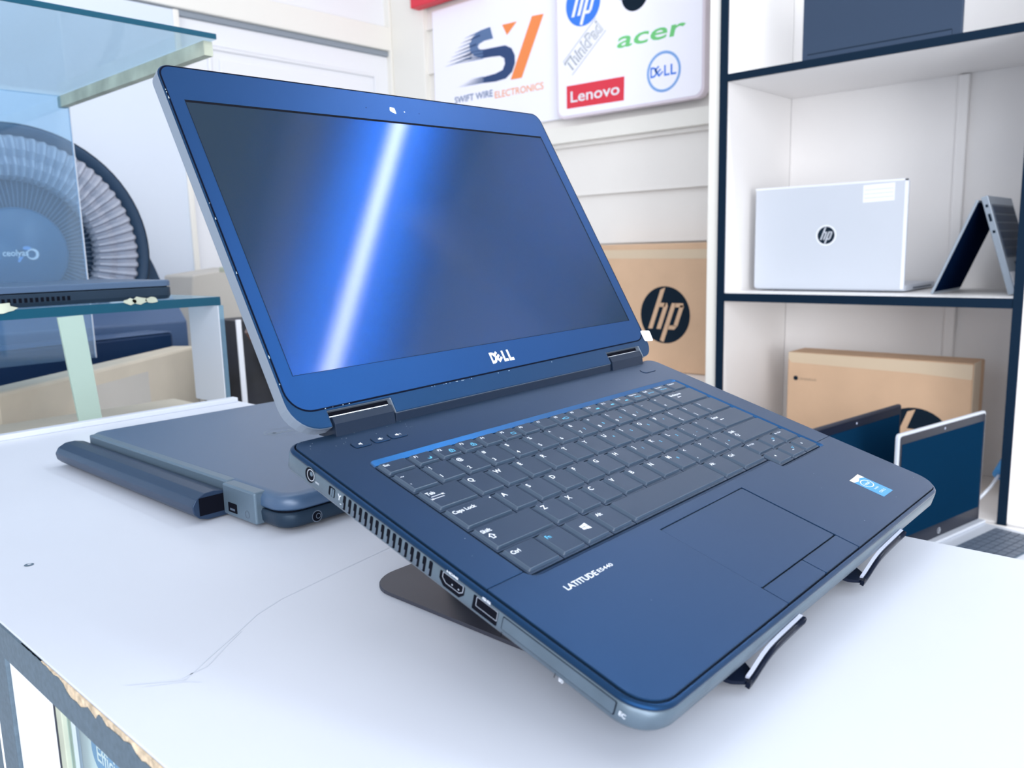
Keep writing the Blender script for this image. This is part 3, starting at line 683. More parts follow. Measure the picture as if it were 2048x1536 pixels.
b.build('webcam', lo, label='small pale webcam window')
b = MB()
b.poly(circle(0.1805, cy, 0.0005, 10), 0.0002, LF, 'cam_white')
for q in (0.1465, 0.1943): b.poly(circle(q, cy, 0.0004, 8), 0.0002, LF, 'hole')
b.build('microphone_hole', lo)
def dell(b, x, y, fr, m, h, W, bold=0.03):
    """letters D E L L with the E turned"""
    k = W/3.05
    b.text('D', x, y, fr, m, h, height=k*1.0, width=k*0.78, bold=bold)
    b.text('E', x+k*0.98, y+k*-0.02, fr, m, h, height=k*0.88, width=k*0.66, rot=math.radians(38), bold=bold)
    b.text('L', x+k*1.62, y, fr, m, h, height=k*1.0, width=k*0.62, bold=bold)
    b.text('L', x+k*2.36, y, fr, m, h, height=k*1.0, width=k*0.66, bold=bold)
b = MB(); dell(b, 0.1590, 0.0221, LF, 'print_white', 0.00022, 0.0212, 0.055); b.build('maker_logo', lo)
# white sticker on the lower right corner, and worn spots below the bezel
b = MB(); fr = F(LF(0.331, 0.0245, 0.0004), LX, LL); b.prism(rpoly([(0, -.0085), (.0112, -.0095), (.0125, -.0005), (.0, .0008)], .0016, 4), 0, 0.0002, fr, 'label_white'); b.text('F4', .003, -.0055, fr, 'grey_print', 0.0003, height=.0025); b.build('price_sticker', lo, label='tiny white sticker stuck over the lid edge')
b = MB(); rr = random.Random(9)
for i in range(26):
    u = rr.choice([rr.uniform(.10, .14), rr.uniform(.02, .05), rr.uniform(.12, .22)]); s1 = rr.uniform(.0001, .0005)
    b.poly([(u-s1, .0148-s1*.4), (u+s1, .0146), (u+s1*.3, .0148+s1*.6)], 0.0003, LF, 'dust')
for i in range(9):
    s_ = rr.uniform(.02, .22); b.poly([(.0056, s_), (.0062, s_), (.006, s_+rr.uniform(.0005, .002))], 0.0002, LF, 'dust')
b.build('scuff_marks', lo)['kind'] = 'stuff'
# hinge blocks: section in (v, w), extruded along u
def hinge(ua, ub):
    b = MB(); fr = F((ua, 0, 0), (0, -1, 0), (0, 0, 1))     # x = v ; normal = -X  -> extrude negative
    P = [(0.0075, -0.0015), (0.0074, 0.0), (0.0048, 0.0062), (0.0016, 0.0088), (0.0006, 0.0086), (-0.004, 0.0050), (-0.008, 0.0040), (-0.010, 0.0), (-0.008, -0.006)]
    b.prism(P, 0, -(ub-ua), fr, 'hinge_dark'); b.build('hinge_cover', lo, bevel=0.00022, seg=2)
hinge(0.0285, 0.0688); hinge(0.2790, 0.3192)
b = MB()
for a, c in ((0.0275, 0.0697), (0.2778, 0.3202)):
    b = MB(); b.box((a, 0.0090, -0.0080), (c, 0.0140, -0.0035), 'hole', LF); b.box((a+.001, 0.0103, -0.0034), (c-.001, 0.0107, -0.0028), 'chrome', LF)
    b.build('hinge_gap', lo)

# ------------------------------------------------------------------ laptop stand
stand = empty('laptop_stand', 'dark folding metal stand under the open laptop', 'stand', loc=(0.39, 0.26, 0))
sl = lambda o: setattr(o, 'location', (-0.39, -0.26, 0))
b = MB(); b.prism(rrect(0.2665, 0.165, 0.5150, 0.3625, 0.022, 8), 0.0004, 0.0022, ID, 'steel_dark', ch=0.0004); o = b.build('foot_plate', stand); sl(o)
# cradle plate follows the underside of the laptop
DF = F(T0, U, -Vv)
b = MB(); b.prism(rrect(0.055, -0.226, 0.285, -0.045, 0.015, 6), -0.0196, -0.0181, DF, 'steel_dark'); o = b.build('cradle_plate', stand); sl(o)
for uu in (0.075, 0.235):
    b = MB()
    P = [DF(uu, -0.075, -0.0196), DF(uu+0.03, -0.075, -0.0196), Vector((T0.x+uu+0.03, 0.325, 0.0022)), Vector((T0.x+uu, 0.325, 0.0022))]
    off = Vector((0, 0.0025, 0)); vs = [b.bm.verts.new(p) for p in P] + [b.bm.verts.new(p+off) for p in P]
    for f in ((0, 1, 2, 3), (7, 6, 5, 4), (0, 4, 5, 1), (1, 5, 6, 2), (2, 6, 7, 3), (3, 7, 4, 0)): b.face([vs[i] for i in f], 'steel_dark')
    o = b.build('support_arm', stand); sl(o)
b = MB(); b.tube([(0.285, 0.172, 0.0055), (0.497, 0.172, 0.0055)], 0.0033, 'steel_dark', 12); o = b.build('hinge_rod', stand); sl(o)
def hook(u0, u1):
    """bent front lip: thin bar running along the laptop's front edge, dipping to its left end"""
    b = MB()
    v = DP/1000+0.0024
    L_ = u1-u0
    prof = [(0.0, -0.0222), (0.05, -0.0214), (0.11, -0.0196), (0.18, -0.0166), (0.25, -0.0140), (0.33, -0.0122), (0.42, -0.0112), (0.55, -0.0105), (0.75, -0.0098), (1.0, -0.0090)]
    a = [b.bm.verts.new(DF(u0+L_*k, -v, wv)) for k, wv in prof]
    # bar as prism: outer/inner faces with thickness in v, height in w
    rings = []
    for k, wv in prof:
        q = [(-v-0.0016, wv-0.0024), (-v-0.0016, wv), (-v-0.0008, wv+0.0006), (-v+0.0004, wv+0.0002), (-v+0.0004, wv-0.0024)]
        rings.append([b.bm.verts.new(DF(u0+L_*k, yy, zz)) for yy, zz in q])
    for v_ in a: b.bm.verts.remove(v_)
    for A, B in zip(rings, rings[1:]):
        for i in range(5): b.face([A[i], A[(i+1) % 5], B[(i+1) % 5], B[i]], 'black_gloss', True)
    b.face(rings[0], 'black_gloss'); b.face(list(reversed(rings[-1])), 'black_gloss')
    o = b.build('front_hook', stand); sl(o)
    # simple dark gusset under the laptop edge
    b = MB()
    gp = rpoly([(u0+0.0035, -v-0.0016), (u0+0.009, -v+0.002), (u0+0.020, -v+0.024), (u0-0.004, -v+0.024), (u0-0.0065, -v+0.006)], [.0018, .002, .002, .002, .006], 6)
    b.prism(ccw(gp), -0.0240, -0.0222, DF, 'black_gloss')
    o = b.build('hook_sole', stand); sl(o)
    b = MB(); rings = []
    for k, wv in prof[1:]:
        q = [(-v+0.0005, wv-0.0004), (-v+0.0005, wv+0.0006), (-v+0.0022, wv+0.0004), (-v+0.0022, wv-0.0010)]
        rings.append([b.bm.verts.new(DF(u0+L_*k, yy, zz)) for yy, zz in q])
    for A, B in zip(rings, rings[1:]):
        for i in range(4): b.face([A[i], A[(i+1) % 4], B[(i+1) % 4], B[i]], 'silicone')
    b.face(rings[0], 'silicone'); b.face(list(reversed(rings[-1])), 'silicone')
    o = b.build('hook_pad', stand, label='pale rubber lining'); sl(o)
hook(0.0765, 0.1235); hook(0.2075, 0.2620)

# ------------------------------------------------------------------ closed laptop behind
cl = empty('laptop', 'closed dark laptop lying flat behind the open one, thick battery sticking out', 'laptop', loc=(0.284, 0.4695, 0))
b = MB()
def cr(i, r=.014, x1=.2326): return rrect(i, i, x1-i, .339-i, max(.002, r-i), 8)
b.loft([(cr(.010), 0.0015), (cr(.002), 0.0035), (cr(.0005), 0.006), (cr(0), 0.0120), (cr(.0012), 0.0140)], ID, 'closed_body', smooth=True); b.build('base', cl)
b = MB(); b.prism(cr(.003), 0.0138, 0.0156, ID, 'hole'); b.build('lid_gap', cl)
b = MB(); b.loft([(cr(.0010, .018), 0.0152), (cr(0, .018), 0.0168), (cr(.0004, .018), 0.0215), (cr(.0020, .018), 0.0244), (cr(.0045, .018), 0.0258), (cr(.008, .018), 0.0262)], ID, 'closed_lid', smooth=True)
clid = b.build('lid', cl)
b = MB(); b.ring(circle(.1165, .1695+.016, .0165, 40), circle(.1165, .1695+.016, .0155, 40), .02628, ID, 'hinge_grey'); dell(b, .1035, .1695+.012, F((0, 0, 0), (1, 0, 0), (0, 1, 0)), 'hinge_grey', .0263, .026); b.build('round_logo', clid)
b = MB(); b.box((-.0005, .0735, .0160), (.008, .325, .0262), 'hinge_grey'); b.build('hinge_strip', cl, bevel=.0015, seg=3)
b = MB(); b.box((-.0045, .0290, .0028), (.011, .0730, .0258), 'hinge_grey'); 
fr = F((-.0046, 0, 0), (0, -1, 0), (0, 0, 1)); b.build('hinge_cover', cl, bevel=.0015, seg=3)
b = MB(); b.prism(rrect(-.0655, .006, -.0535, .013, .0006, 3), 0, .0001, fr, 'hole'); b.box((-.0630, .0075, .0001), (-.0565, .0090, .0002), 'keys_dark', fr); b.ring(circle(-.0400, .0085, .0028, 20), circle(-.0400, .0085, .0024, 20), .0001, fr, 'keys_dark'); b.build('rear_port', cl)
b = MB()
bat = [(-.0275, .0125), (-.0265, .0070), (-.0225, .0030), (-.016, .0012), (.004, .0012), (.004, .0140), (-.002, .0195), (-.010, .0212), (-.018, .0208), (-.0245, .0175)]
fr = F((0, .0735, 0), (1, 0, 0), (0, 0, 1))     # normal = -Y ; extrude negative to go +Y
b.loft([(ccw(rpoly(bat, .003, 3)), 0.0), (ccw(rpoly(bat, .003, 3)), -.262)], fr, 'battery', smooth=False)
bt = b.build('battery', cl, bevel=0.0006, label='thick rounded battery sticking out')
b = MB(); b.poly([(-.0225, .0050), (-.002, .0050), (-.002, .0180), (-.0225, .0180)], 0.0002, fr, 'hole'); b.build('battery_end', bt)
b = MB(); b.box((-.002, .322, .004), (.010, .3375, .0125), 'hinge_grey'); b.build('rear_corner_cover', cl, bevel=.0015)
fr = F((0, -.0001, 0), (1, 0, 0), (0, 0, 1))
b = MB(); b.ring(circle(.0255, .0078, .0042, 22), circle(.0255, .0078, .0036, 22), 0, fr, 'keys_dark'); b.poly(circle(.0255, .0078, .0034, 20), 0, fr, 'hole'); b.ring(circle(.0265, .0078, .002, 16), circle(.0265, .0078, .0015, 16), .0001, fr, 'keys_dark'); b.build('power_jack', cl)
b = MB()
for i in range(14): b.box((.052+i*.0042, .0035, 0), (.0545+i*.0042, .0105, .0002), 'hole', fr)
b.build('vent_grille', cl)
b = MB()
for xx, yy in ((.03, .03), (.2, .03), (.03, .31), (.2, .31)): b.prism(circle(xx, yy, .006, 14), 0, .0030, ID, 'black_matte')
b.build('rubber_feet', cl)

# ------------------------------------------------------------------ shelf unit on the right
SX = 1.85
def shelf_unit():
    t = empty('shelf_unit', 'tall white shelving with black front edges against the right wall', 'shelving', loc=(SX, 0.35, -0.9))
    def part(name, boxes, m, bev=0.0008):
        b = MB()
        for a, c in boxes: b.box((a[0]-SX, a[1]-0.35, a[2]+0.9), (c[0]-SX, c[1]-0.35, c[2]+0.9), m)
        return b.build(name, t, bevel=bev)
    part('side_panel', [((SX+0.006, 0.983, -0.9), (2.215, 1.0, 1.9))], 'shelf_white')
    part('side_panel', [((SX+0.006, 0.342, -0.9), (2.215, 0.358, 1.9))], 'shelf_white')
    part('side_panel', [((SX+0.006, -0.42, -0.9), (2.215, -0.404, 1.9))], 'shelf_white')
    part('black_edge', [((SX, 0.981, -0.9), (SX+0.006, 1.0, 1.9))], 'shelf_black', 0)
    part('black_edge', [((SX, 0.342, -0.9), (SX+0.006, 0.359, 1.9))], 'shelf_black', 0)
    part('back_panel', [((2.2155, -0.404, -0.9), (2.222, 0.983, 1.9))], 'shelf_white')
    part('back_batten', [((2.2005, 0.548, 0.068), (2.2150, 0.572, 0.565))], 'shelf_white', 0.003)
    part('back_batten', [((2.2005, 0.548, -0.39), (2.2150, 0.572, 0.048))], 'shelf_white', 0.003)
    for z0, z1 in ((0.0485, 0.068), (0.5665, 0.583)):
        part('shelf_board', [((SX+0.006, 0.3585, z0), (2.215, 0.9825, z1))], 'shelf_white')
        part('black_edge', [((SX-0.001, 0.3595, z0-0.001), (SX+0.006, 0.9805, z1-0.0008))], 'shelf_black', 0)
    part('shelf_board', [((SX+0.006, 0.3585, -0.405), (2.215, 0.9825, -0.39))], 'shelf_white')
    part('shelf_board', [((SX+0.006, -0.403, -0.405), (2.215, 0.3415, -0.39))], 'shelf_white')
    part('shelf_board', [((SX+0.006, -0.403, 0.95), (2.215, 0.3415, 0.966))], 'shelf_white')
    return t
shelf_unit()
b = MB(); b.box((1.86, 1.003, -0.9), (1.90, 1.034, 1.9), 'cream'); b.box((1.90, 1.003, -0.9), (XW-0.04, 1.010, 1.9), 'cream'); struct(b.build('trim_3', bevel=0.002))
b = MB(); b.box((1.30, -0.40, -0.90), (1.846, 0.96, -0.392), 'shelf_white'); tag(b.build('low_cabinet', bevel=0.002), 'low white cabinet in front of the shelving, carrying the two open laptops', 'cabinet')
b = MB(); b.box((1.98, 1.045, -0.90), (XW-0.02, 2.40, -0.196), 'shelf_white'); tag(b.build('wall_ledge', bevel=0.002), 'white ledge under the logo carton left of the shelving', 'ledge')

# hp style round mark: dark disc with letters cut out
def round_mark(b, x, y, r, fr, dark, light, h, ry=None):
    ry = ry or r; q = ry/r
    b.poly(circle(x, y, r, 40, ry), h, fr, dark)
    s = 0.36                                       # slant
    def P(pts): b.poly(ccw([(x+(a+c*s)*r, y+c*ry) for a, c in pts]), h+0.0002, fr, light)
    w = 0.17
    P([(-0.50, -0.50), (-0.50+w, -0.50), (-0.50+w, 0.96), (-0.50, 0.88)])
    P([(-0.34, 0.28), (-0.10, 0.28), (-0.10, 0.42), (-0.34, 0.42)])
    P([(-0.16, -0.50), (-0.16+w, -0.50), (-0.16+w, 0.30), (-0.06, 0.42), (-0.16, 0.42)])
    P([(0.13, -0.90), (0.13+w, -0.96), (0.13+w, 0.42), (0.13, 0.42)])
    P([(0.28, 0.28), (0.62, 0.28), (0.58, 0.42), (0.28, 0.42)]); P([(0.28, -0.50), (0.56, -0.50), (0.64, -0.36), (0.28, -0.36)])
    P([(0.48, -0.40), (0.64, -0.36), (0.64, 0.32), (0.56, 0.36), (0.48, 0.34)])
def wallframe(X, off=0.0): return F((X-off, 0, 0), (0, -1, 0), (0, 0, 1))     # x = -Y, y = z

# carton with round mark beside the shelves
t = empty('carton', 'upright brown carton with a big black round logo, left of the shelving', 'box', loc=(2.15, 1.30, -0.195))
b = MB(); b.box((0, -0.255, 0.0005), (0.07, 0.30, 0.388), 'carton'); b.build('box_body', t, bevel=0.003)
fr = F((-0.0004, 0, 0), (0, -1, 0), (0, 0, 1))
b = MB(); b.poly([(-0.30, 0.346), (0.254, 0.340), (0.254, 0.368), (-0.30, 0.372)], 0.0, fr, 'tape'); b.build('packing_tape', t)
b = MB(); round_mark(b, -0.0335, 0.174, 0.0865, fr, 'ink', 'carton', 0.0002); b.build('printed_logo', t)
# second carton, lower bay
t = empty('carton', 'brown carton lying on edge in the lowest shelf bay behind two laptops', 'box', loc=(2.03, 0.46, -0.39))
CM = Matrix.Rotation(math.radians(0), 4, 'Z')
b = MB(); b.box((0, 0, 0.001), (0.10, 0.431, 0.299), 'carton'); b.build('box_body', t, bevel=0.004)
fr = F((-0.0005, 0, 0), (0, -1, 0), (0, 0, 1))
b = MB(); b.poly(ccw([(-0.429, 0.298), (-0.002, 0.302-0.006), (-0.002, 0.262), (-0.12, 0.268), (-0.28, 0.270), (-0.42, 0.272), (-0.429, 0.280)]), 0.0, fr, 'tape'); b.build('packing_tape', t)
b = MB(); b.box((0.0, -0.0012, 0.15), (0.06, 0.0, 0.30), 'tape'); b.build('end_tape', t)
b = MB(); round_mark(b, -0.118, 0.098, 0.088, fr, 'ink', 'carton', 0.0002); b.build('printed_logo', t)
b = MB(); b.poly(circle(-0.408, 0.232, 0.006, 14), 0.0002, fr, 'ink'); b.text('chromebook', -0.398, 0.228, fr, 'ink_faint', 0.0002, height=0.0075, width=0.044); b.build('small_print', t)

# ------------------------------------------------------------------ sign boards on the wall
t = empty('sign_board', 'white shop sign with a navy and orange monogram on the right wall', 'sign', loc=(2.236, 2.1, 0.6))
sb_ = MB(); fr0 = wallframe(2.236); lf = F((0, -2.1, -0.6), (0, -1, 0), (0, 0, 1))
def LS(pts): return pts
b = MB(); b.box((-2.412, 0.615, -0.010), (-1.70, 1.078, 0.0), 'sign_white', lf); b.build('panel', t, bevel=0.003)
def yz(pts): return ccw([(-a, c) for a, c in pts])
b = MB()
b.poly(yz([(1.914, 0.965), (1.862, 0.962), (1.966, 0.773), (2.018, 0.774)]), 0.001, lf, 'orange'); b.build('orange_bar', t)
b = MB(); b.poly(yz([(2.052, 0.963), (1.983, 0.961), (2.030, 0.925)]), 0.001, lf, 'orange'); b.build('orange_triangle', t)
b = MB()
# S shape: solid right part, streaks to the left
def band(pts_o, pts_i, m): b.poly(yz(pts_o+list(reversed(pts_i))), 0.001, lf, m)
b.poly(yz([(2.150, 0.897), (2.090, 0.895), (2.040, 0.893), (2.010, 0.878), (1.996, 0.853), (1.996, 0.826), (2.010, 0.800), (2.040, 0.782), (2.090, 0.779), (2.150, 0.783), (2.150, 0.803), (2.090, 0.806), (2.055, 0.813), (2.043, 0.832), (2.046, 0.851), (2.066, 0.862), (2.110, 0.866), (2.150, 0.868)]), 0.001, lf, 'navy')
b.poly(yz([(2.097, 0.926), (2.110, 0.967), (2.160, 0.964), (2.198, 0.949), (2.216, 0.925), (2.212, 0.900), (2.188, 0.880), (2.150, 0.868), (2.150, 0.897), (2.166, 0.901), (2.174, 0.911), (2.166, 0.920), (2.140, 0.926)]), 0.0011, lf, 'navy_soft')
for k in range(7):
    z0 = 0.962-0.0135*k; x0 = 2.150+0.010*k if k < 4 else 2.205
    b.poly(yz([(x0, z0+0.003), (x0, z0-0.004), (2.245+0.018*k, z0-0.012)]), 0.0012, lf, 'navy' if k % 2 else 'navy_soft')
for k in range(6):
    z0 = 0.866+0.0055*k; b.poly(yz([(2.148, z0), (2.148, z0+0.0045), (2.30-0.012*k, z0+0.006)]), 0.0012, lf, 'navy' if k % 2 else 'navy_soft')
for k in range(5):
    z0 = 0.783+0.0045*k; b.poly(yz([(2.148, z0), (2.148, z0+0.0038), (2.29-0.018*k, z0+0.004)]), 0.0012, lf, 'navy' if k % 2 else 'navy_soft')
b.build('navy_monogram', t)
b = MB(); b.text('SWIFT WIRE', -2.302, 0.731, lf, 'navy_soft', 0.001, height=0.023, width=0.196, bold=0.01); b.text('ELECTRONICS', -2.096, 0.722, lf, 'orange_soft', 0.001, height=0.023, width=0.228, bold=0.01); b.build('lettering', t)
t = empty('sign_board', 'white brand sign with rounded corners and many maker logos on the right wall', 'sign', loc=(2.20, 1.5, 0.6))
lf = F((0, -1.5, -0.6), (0, -1, 0), (0, 0, 1))
b = MB(); b.prism(rrect(-1.782, 0.606, -1.238, 1.30, 0.028, 8), -0.03, 0.0, lf, 'sign_pink'); b.build('frame', t, bevel=0.003)
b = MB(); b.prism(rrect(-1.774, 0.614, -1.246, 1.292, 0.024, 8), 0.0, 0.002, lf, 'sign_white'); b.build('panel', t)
h = 0.0025
b = MB(); round_mark(b, -1.669, 0.948, 0.068, lf, 'blue', 'sign_white', h); b.build('round_blue_logo', t)
b = MB(); b.poly(circle(-1.474, 0.934, 0.048, 30), h, lf, 'ink'); b.poly([(-1.53, 0.928), (-1.45, 0.925), (-1.42, 0.96), (-1.50, 0.97)], h+0.0003, lf, 'grey_print'); b.build('round_black_logo', t)
b = MB(); b.text('acer', -1.541, 0.790, lf, 'green', h, height=0.047, width=0.236, shear=0.25, bold=0.014); b.build('green_logo', t)
b = MB(); b.text('ThinkPad', -1.722, 0.747, lf, 'grey_print', h, height=0.040, width=0.170, rot=math.radians(40), bold=0.035)
b.text('ThinkPad', -1.7185, 0.7500, lf, 'label_white', h+0.0003, height=0.037, width=0.164, rot=math.radians(40), bold=0.004)
c40, s40 = math.cos(math.radians(40)), math.sin(math.radians(40))
for d in (-0.012, 0.046):
    q0 = (-1.722-d*s40, 0.747+d*c40); b.poly([q0, (q0[0]+0.175*c40, q0[1]+0.175*s40), (q0[0]+0.175*c40-0.0018*s40, q0[1]+0.175*s40+0.0018*c40), (q0[0]-0.0018*s40, q0[1]+0.0018*c40)], h, lf, 'grey_print')
b.build('grey_logo', t)
b = MB(); b.poly([(-1.739, 0.636), (-1.514, 0.633), (-1.512, 0.704), (-1.739, 0.707)], h, lf, 'red'); b.text('Lenovo', -1.722, 0.654, lf, 'label_white', h+0.0004, height=0.034, width=0.192, bold=0.012); b.build('red_logo', t)
b = MB(); b.ring(circle(-1.372, 0.696, 0.0585, 40), circle(-1.372, 0.696, 0.0505, 40), h, lf, 'blue_pale'); dell(b, -1.418, 0.684, lf, 'blue', h, 0.090, 0.02); b.build('ring_logo', t)
b = MB(); b.box((2.19, 2.12, 1.094), (2.235, 2.48, 1.30), 'red'); tag(b.build('red_sign', bevel=0.004), 'red board edge showing above the monogram sign', 'sign')

# ------------------------------------------------------------------ laptops on the shelves
def simple_keys(b, x0, y0, x1, y1, nx, ny, fr, m, h0=0.0, h1=0.001):
    dx, dy = (x1-x0)/nx, (y1-y0)/ny
    for i in range(nx):
        for j in range(ny): b.box((x0+i*dx+dx*.1, y0+j*dy+dy*.1, h0), (x0+(i+1)*dx-dx*.1, y0+(j+1)*dy-dy*.1, h1), m, fr)
# silver laptop, its back towards us
t = empty('laptop', 'silver laptop standing open with its lid back and round logo towards us', 'laptop', loc=(1.97, 0.777, 0.068))
b = MB(); b.prism(rrect(0.0, -0.18, 0.235, 0.18, .01, 5), 0.003, 0.017, ID, 'silver'); b.build('base', t, bevel=.002)
lfr = F((-0.006, 0, 0.014), (0, -1, 0), (0, 0, 1))
b = MB(); b.prism(rrect(-0.18, -0.008, 0.18, 0.238, .006, 5), -0.007, 0.0, lfr, 'silver'); sl_ = b.build('lid', t, bevel=.0015)
b = MB(); b.box((0.172, -0.006, 0.0001), (0.1795, 0.2375, 0.0008), 'silver_light', lfr); b.box((-0.18, 0.2335, 0.0001), (0.18, 0.238, 0.0008), 'silver_light', lfr); b.build('lid_rim', sl_)
b = MB(); b.ring(circle(0.0, 0.119, 0.0245, 32), circle(0.0, 0.119, 0.0205, 32), 0.0003, lfr, 'silver_light'); round_mark(b, 0.0, 0.119, 0.0205, lfr, 'ink', 'silver', 0.0003); b.build('round_logo', sl_)
b = MB(); b.poly([(0.082, 0.190), (0.151, 0.192), (0.151, 0.231), (0.082, 0.229)], 0.0003, lfr, 'label_white')
for k in range(3): b.poly([(0.085, 0.199+k*.009), (0.148, 0.2005+k*.009), (0.148, 0.202+k*.009), (0.085, 0.2005+k*.009)], 0.0005, lfr, 'silver')
b.build('white_label', sl_)
b = MB(); b.box((0.002, -0.13, 0.0), (0.012, 0.13, 0.003), 'black_matte'); b.build('rear_foot', t)
b = MB(); b.box((0.06, -0.1806, 0.006), (0.20, -0.1801, 0.010), 'keys_dark'); b.build('side_ports', t)
# convertible in tent pose
t = empty('laptop', 'grey folding laptop propped up like a tent on the shelf beside the silver one', 'laptop', loc=(1.93, 0.45, 0.068))
def slab(y0, z0, y1, z1, th, xa, xb, m, name, side):
    """panel whose section runs from (y0,z0) to (y1,z1); th on the +side"""
    b = MB(); d = Vector((y1-y0, z1-z0)); L_ = d.length; d.normalize(); n = Vector((-d.y, d.x))*side
    o = Vector((xa, y0, z0)); ex = Vector((1, 0, 0)); ey = Vector((0, d.x, d.y)); 
    P = [(y0, z0), (y1, z1), (y1+n.x*th, z1+n.y*th), (y0+n.x*th, z0+n.y*th)]
    fr = F((xa, 0, 0), (0, -1, 0), (0, 0, 1)); b.prism(ccw([(-a, c) for a, c in P]), -(xb-xa), 0, fr, m)
    return b.build(name, t, bevel=.0012), F((xa, y0, z0), (1, 0, 0), (0, d.x, d.y))
o, f1 = slab(0.082, 0.002, 0.004, 0.196, 0.005, 0.0, 0.215, 'grey_shell', 'lid', 1)
b = MB(); b.box((0.004, 0.006, 0.0051), (0.211, 0.205, 0.0058), 'screen_dark', F(f1.o, f1.ex, f1.ey)); b2 = b.build('screen', t)
o, f2 = slab(-0.066, 0.001, -0.004, 0.200, 0.013, 0.0, 0.215, 'grey_shell', 'base', 1)
b = MB()
f2b = F(f2.o, f2.ey, f2.ex)

n2 = Vector((0, -1, 0.3)).normalized()
f3 = F(Vector((0.0, -0.066, 0.001)), (1, 0, 0), Vector((0, 0.062, 0.199)))        # outer face, normal = (0,-z,y)
b.box((0.012, 0.075, 0.0132), (0.203, 0.190, 0.0140), 'keys_dark', f3)
simple_keys(b, 0.014, 0.078, 0.201, 0.187, 14, 6, f3, 'dark_shell', 0.014, 0.015); b.build('keyboard', t)
b = MB(); b.box((0.07, 0.010, 0.0132), (0.15, 0.066, 0.0136), 'dark_shell', f3); b.build('touchpad', t)
b = MB(); b.box((0.006, 0.012, 0.0132), (0.045, 0.045, 0.0140), 'label_white', f3); b.build('sticker', t)
b = MB(); d = Vector((0.062, 0.199)).normalized()
for k, ln in ((0.185, .006), (0.155, .016), (0.130, .006)):
    y, zc = -0.066+d.x*k, 0.001+d.y*k; n = Vector((-d.y, d.x))
    q = [(y+n.x*.004, zc+n.y*.004), (y+d.x*ln+n.x*.004, zc+d.y*ln+n.y*.004), (y+d.x*ln+n.x*.009, zc+d.y*ln+n.y*.009), (y+n.x*.009, zc+n.y*.009)]
    b.poly(ccw([(-a, c) for a, c in q]), 0.0003, F((0, 0, 0), (0, -1, 0), (0, 0, 1)), 'ink')
b.build('side_ports', t)
# dark laptop on the top shelf: lid back towards us
t = empty('laptop', 'big dark laptop on the uppermost visible shelf, lid back towards us', 'laptop', loc=(1.90, 0.659, 0.583))
lfr = F((0, 0, 0), (0, -1, 0), (0, 0, 1))
b = MB(); b.prism(rrect(-0.163, 0.004, 0.166, 0.25, .008, 5), -0.012, 0.0, lfr, 'dark_shell'); dl = b.build('lid', t, bevel=.002)
b = MB(); b.box((-0.150, 0.019, 0.0001), (0.148, 0.0215, 0.0006), 'ink', lfr); b.box((-0.150, 0.006, 0.0001), (0.148, 0.019, 0.0020), 'dark_shell', lfr); b.build('hinge_strip', dl)
b = MB(); b.box((0.013, -0.166, 0.001), (0.24, 0.163, 0.014), 'dark_shell'); b.build('base', t, bevel=.002)

# two open laptops on the low cabinet, screens towards us
def open_lap(name, label, tl, tr, zb, zt, shell, group=None, keyb=True, tilt=0.0):
    sg = 1 if keyb else -1
    d = Vector((tr[0]-tl[0], tr[1]-tl[1], 0)); Wd = d.length; d.normalize(); nrm = Vector((d.y, -d.x, 0))    # towards the viewer
    t = empty(name, label, 'laptop', matrix=frame_matrix(Vector((tl[0], tl[1], zb)), d, Vector((-nrm.x, -nrm.y, 0)), Vector((0, 0, 1))))
    hgt = zt-zb
    lfr = F((0, 0, 0), (1, 0, 0), (0, tilt, 1))
    b = MB(); b.prism(rrect(0, 0.012, Wd, hgt, .008, 5), -0.006, 0.0, lfr, shell); l_ = b.build('lid', t, bevel=.0012)
    b = MB(); b.prism(rrect(0.006, 0.016, Wd-0.003, hgt-0.005, .006, 5), 0.0, 0.0006, lfr, 'black_gloss'); b.build('bezel', l_)
    b = MB(); b.poly([(0.012, 0.045), (Wd-0.008, 0.045), (Wd-0.008, hgt-0.02), (0.012, hgt-0.02)], 0.0009, lfr, 'screen_navy'); b.build('screen', l_)
    b = MB(); b.poly(circle(Wd/2, 0.030, 0.006, 18), 0.0009, lfr, 'silver'); round_mark(b, Wd/2, 0.030, 0.005, lfr, 'ink', 'silver', 0.001); b.build('maker_logo', l_)
    b = MB(); b.poly(circle(Wd/2, hgt-0.012, 0.0022, 12), 0.0009, lfr, 'silicone'); b.build('webcam', l_)
    b = MB(); b.box((0, -0.235*sg, 0.0), (Wd, 0.0, 0.013), shell); bs = b.build('base', t, bevel=.003)
    b = MB(); b.box((0.0, -0.014, 0.013), (Wd, 0.004, 0.019), shell); b.build('hinge_strip', t, bevel=.002)
    if keyb: b = MB(); b.box((0.018, -0.135, 0.0131), (Wd-0.018, -0.040, 0.0134), 'hinge_grey'); kb_ = b.build('keyboard', t)
    for i in range(14):
        for j in range(6):
            if not keyb: continue
            kx = (Wd-0.040)/14; ky = 0.091/6
            b = MB(); b.box((0.020+i*kx+.001, -0.133+j*ky+.001, 0.0134), (0.020+(i+1)*kx-.001, -0.133+(j+1)*ky-.001, 0.0150), 'keys_dark'); b.build('key', kb_)
    return t
open_lap('laptop', 'grey-based open laptop on the low cabinet, dark screen with pale rim', (1.485, 0.447), (1.800, 0.381), -0.391, -0.150, 'silver')
open_lap('laptop', 'black open laptop right behind the pale-rimmed one, mostly hidden', (1.365, 0.565), (1.720, 0.515), -0.391, -0.139, 'black_matte', keyb=False)
t = empty('power_cable', 'pale and blue plug end of a cable beside the pale-rimmed laptop screen', 'cable', loc=(1.86, 0.40, -0.385))
b = MB(); b.tube([(0.0, 0.03, 0.004), (-0.005, 0.0, 0.03), (0.02, -0.02, 0.06), (0.05, -0.03, 0.085)], 0.0035, 'silver', 8); b.build('cord', t)
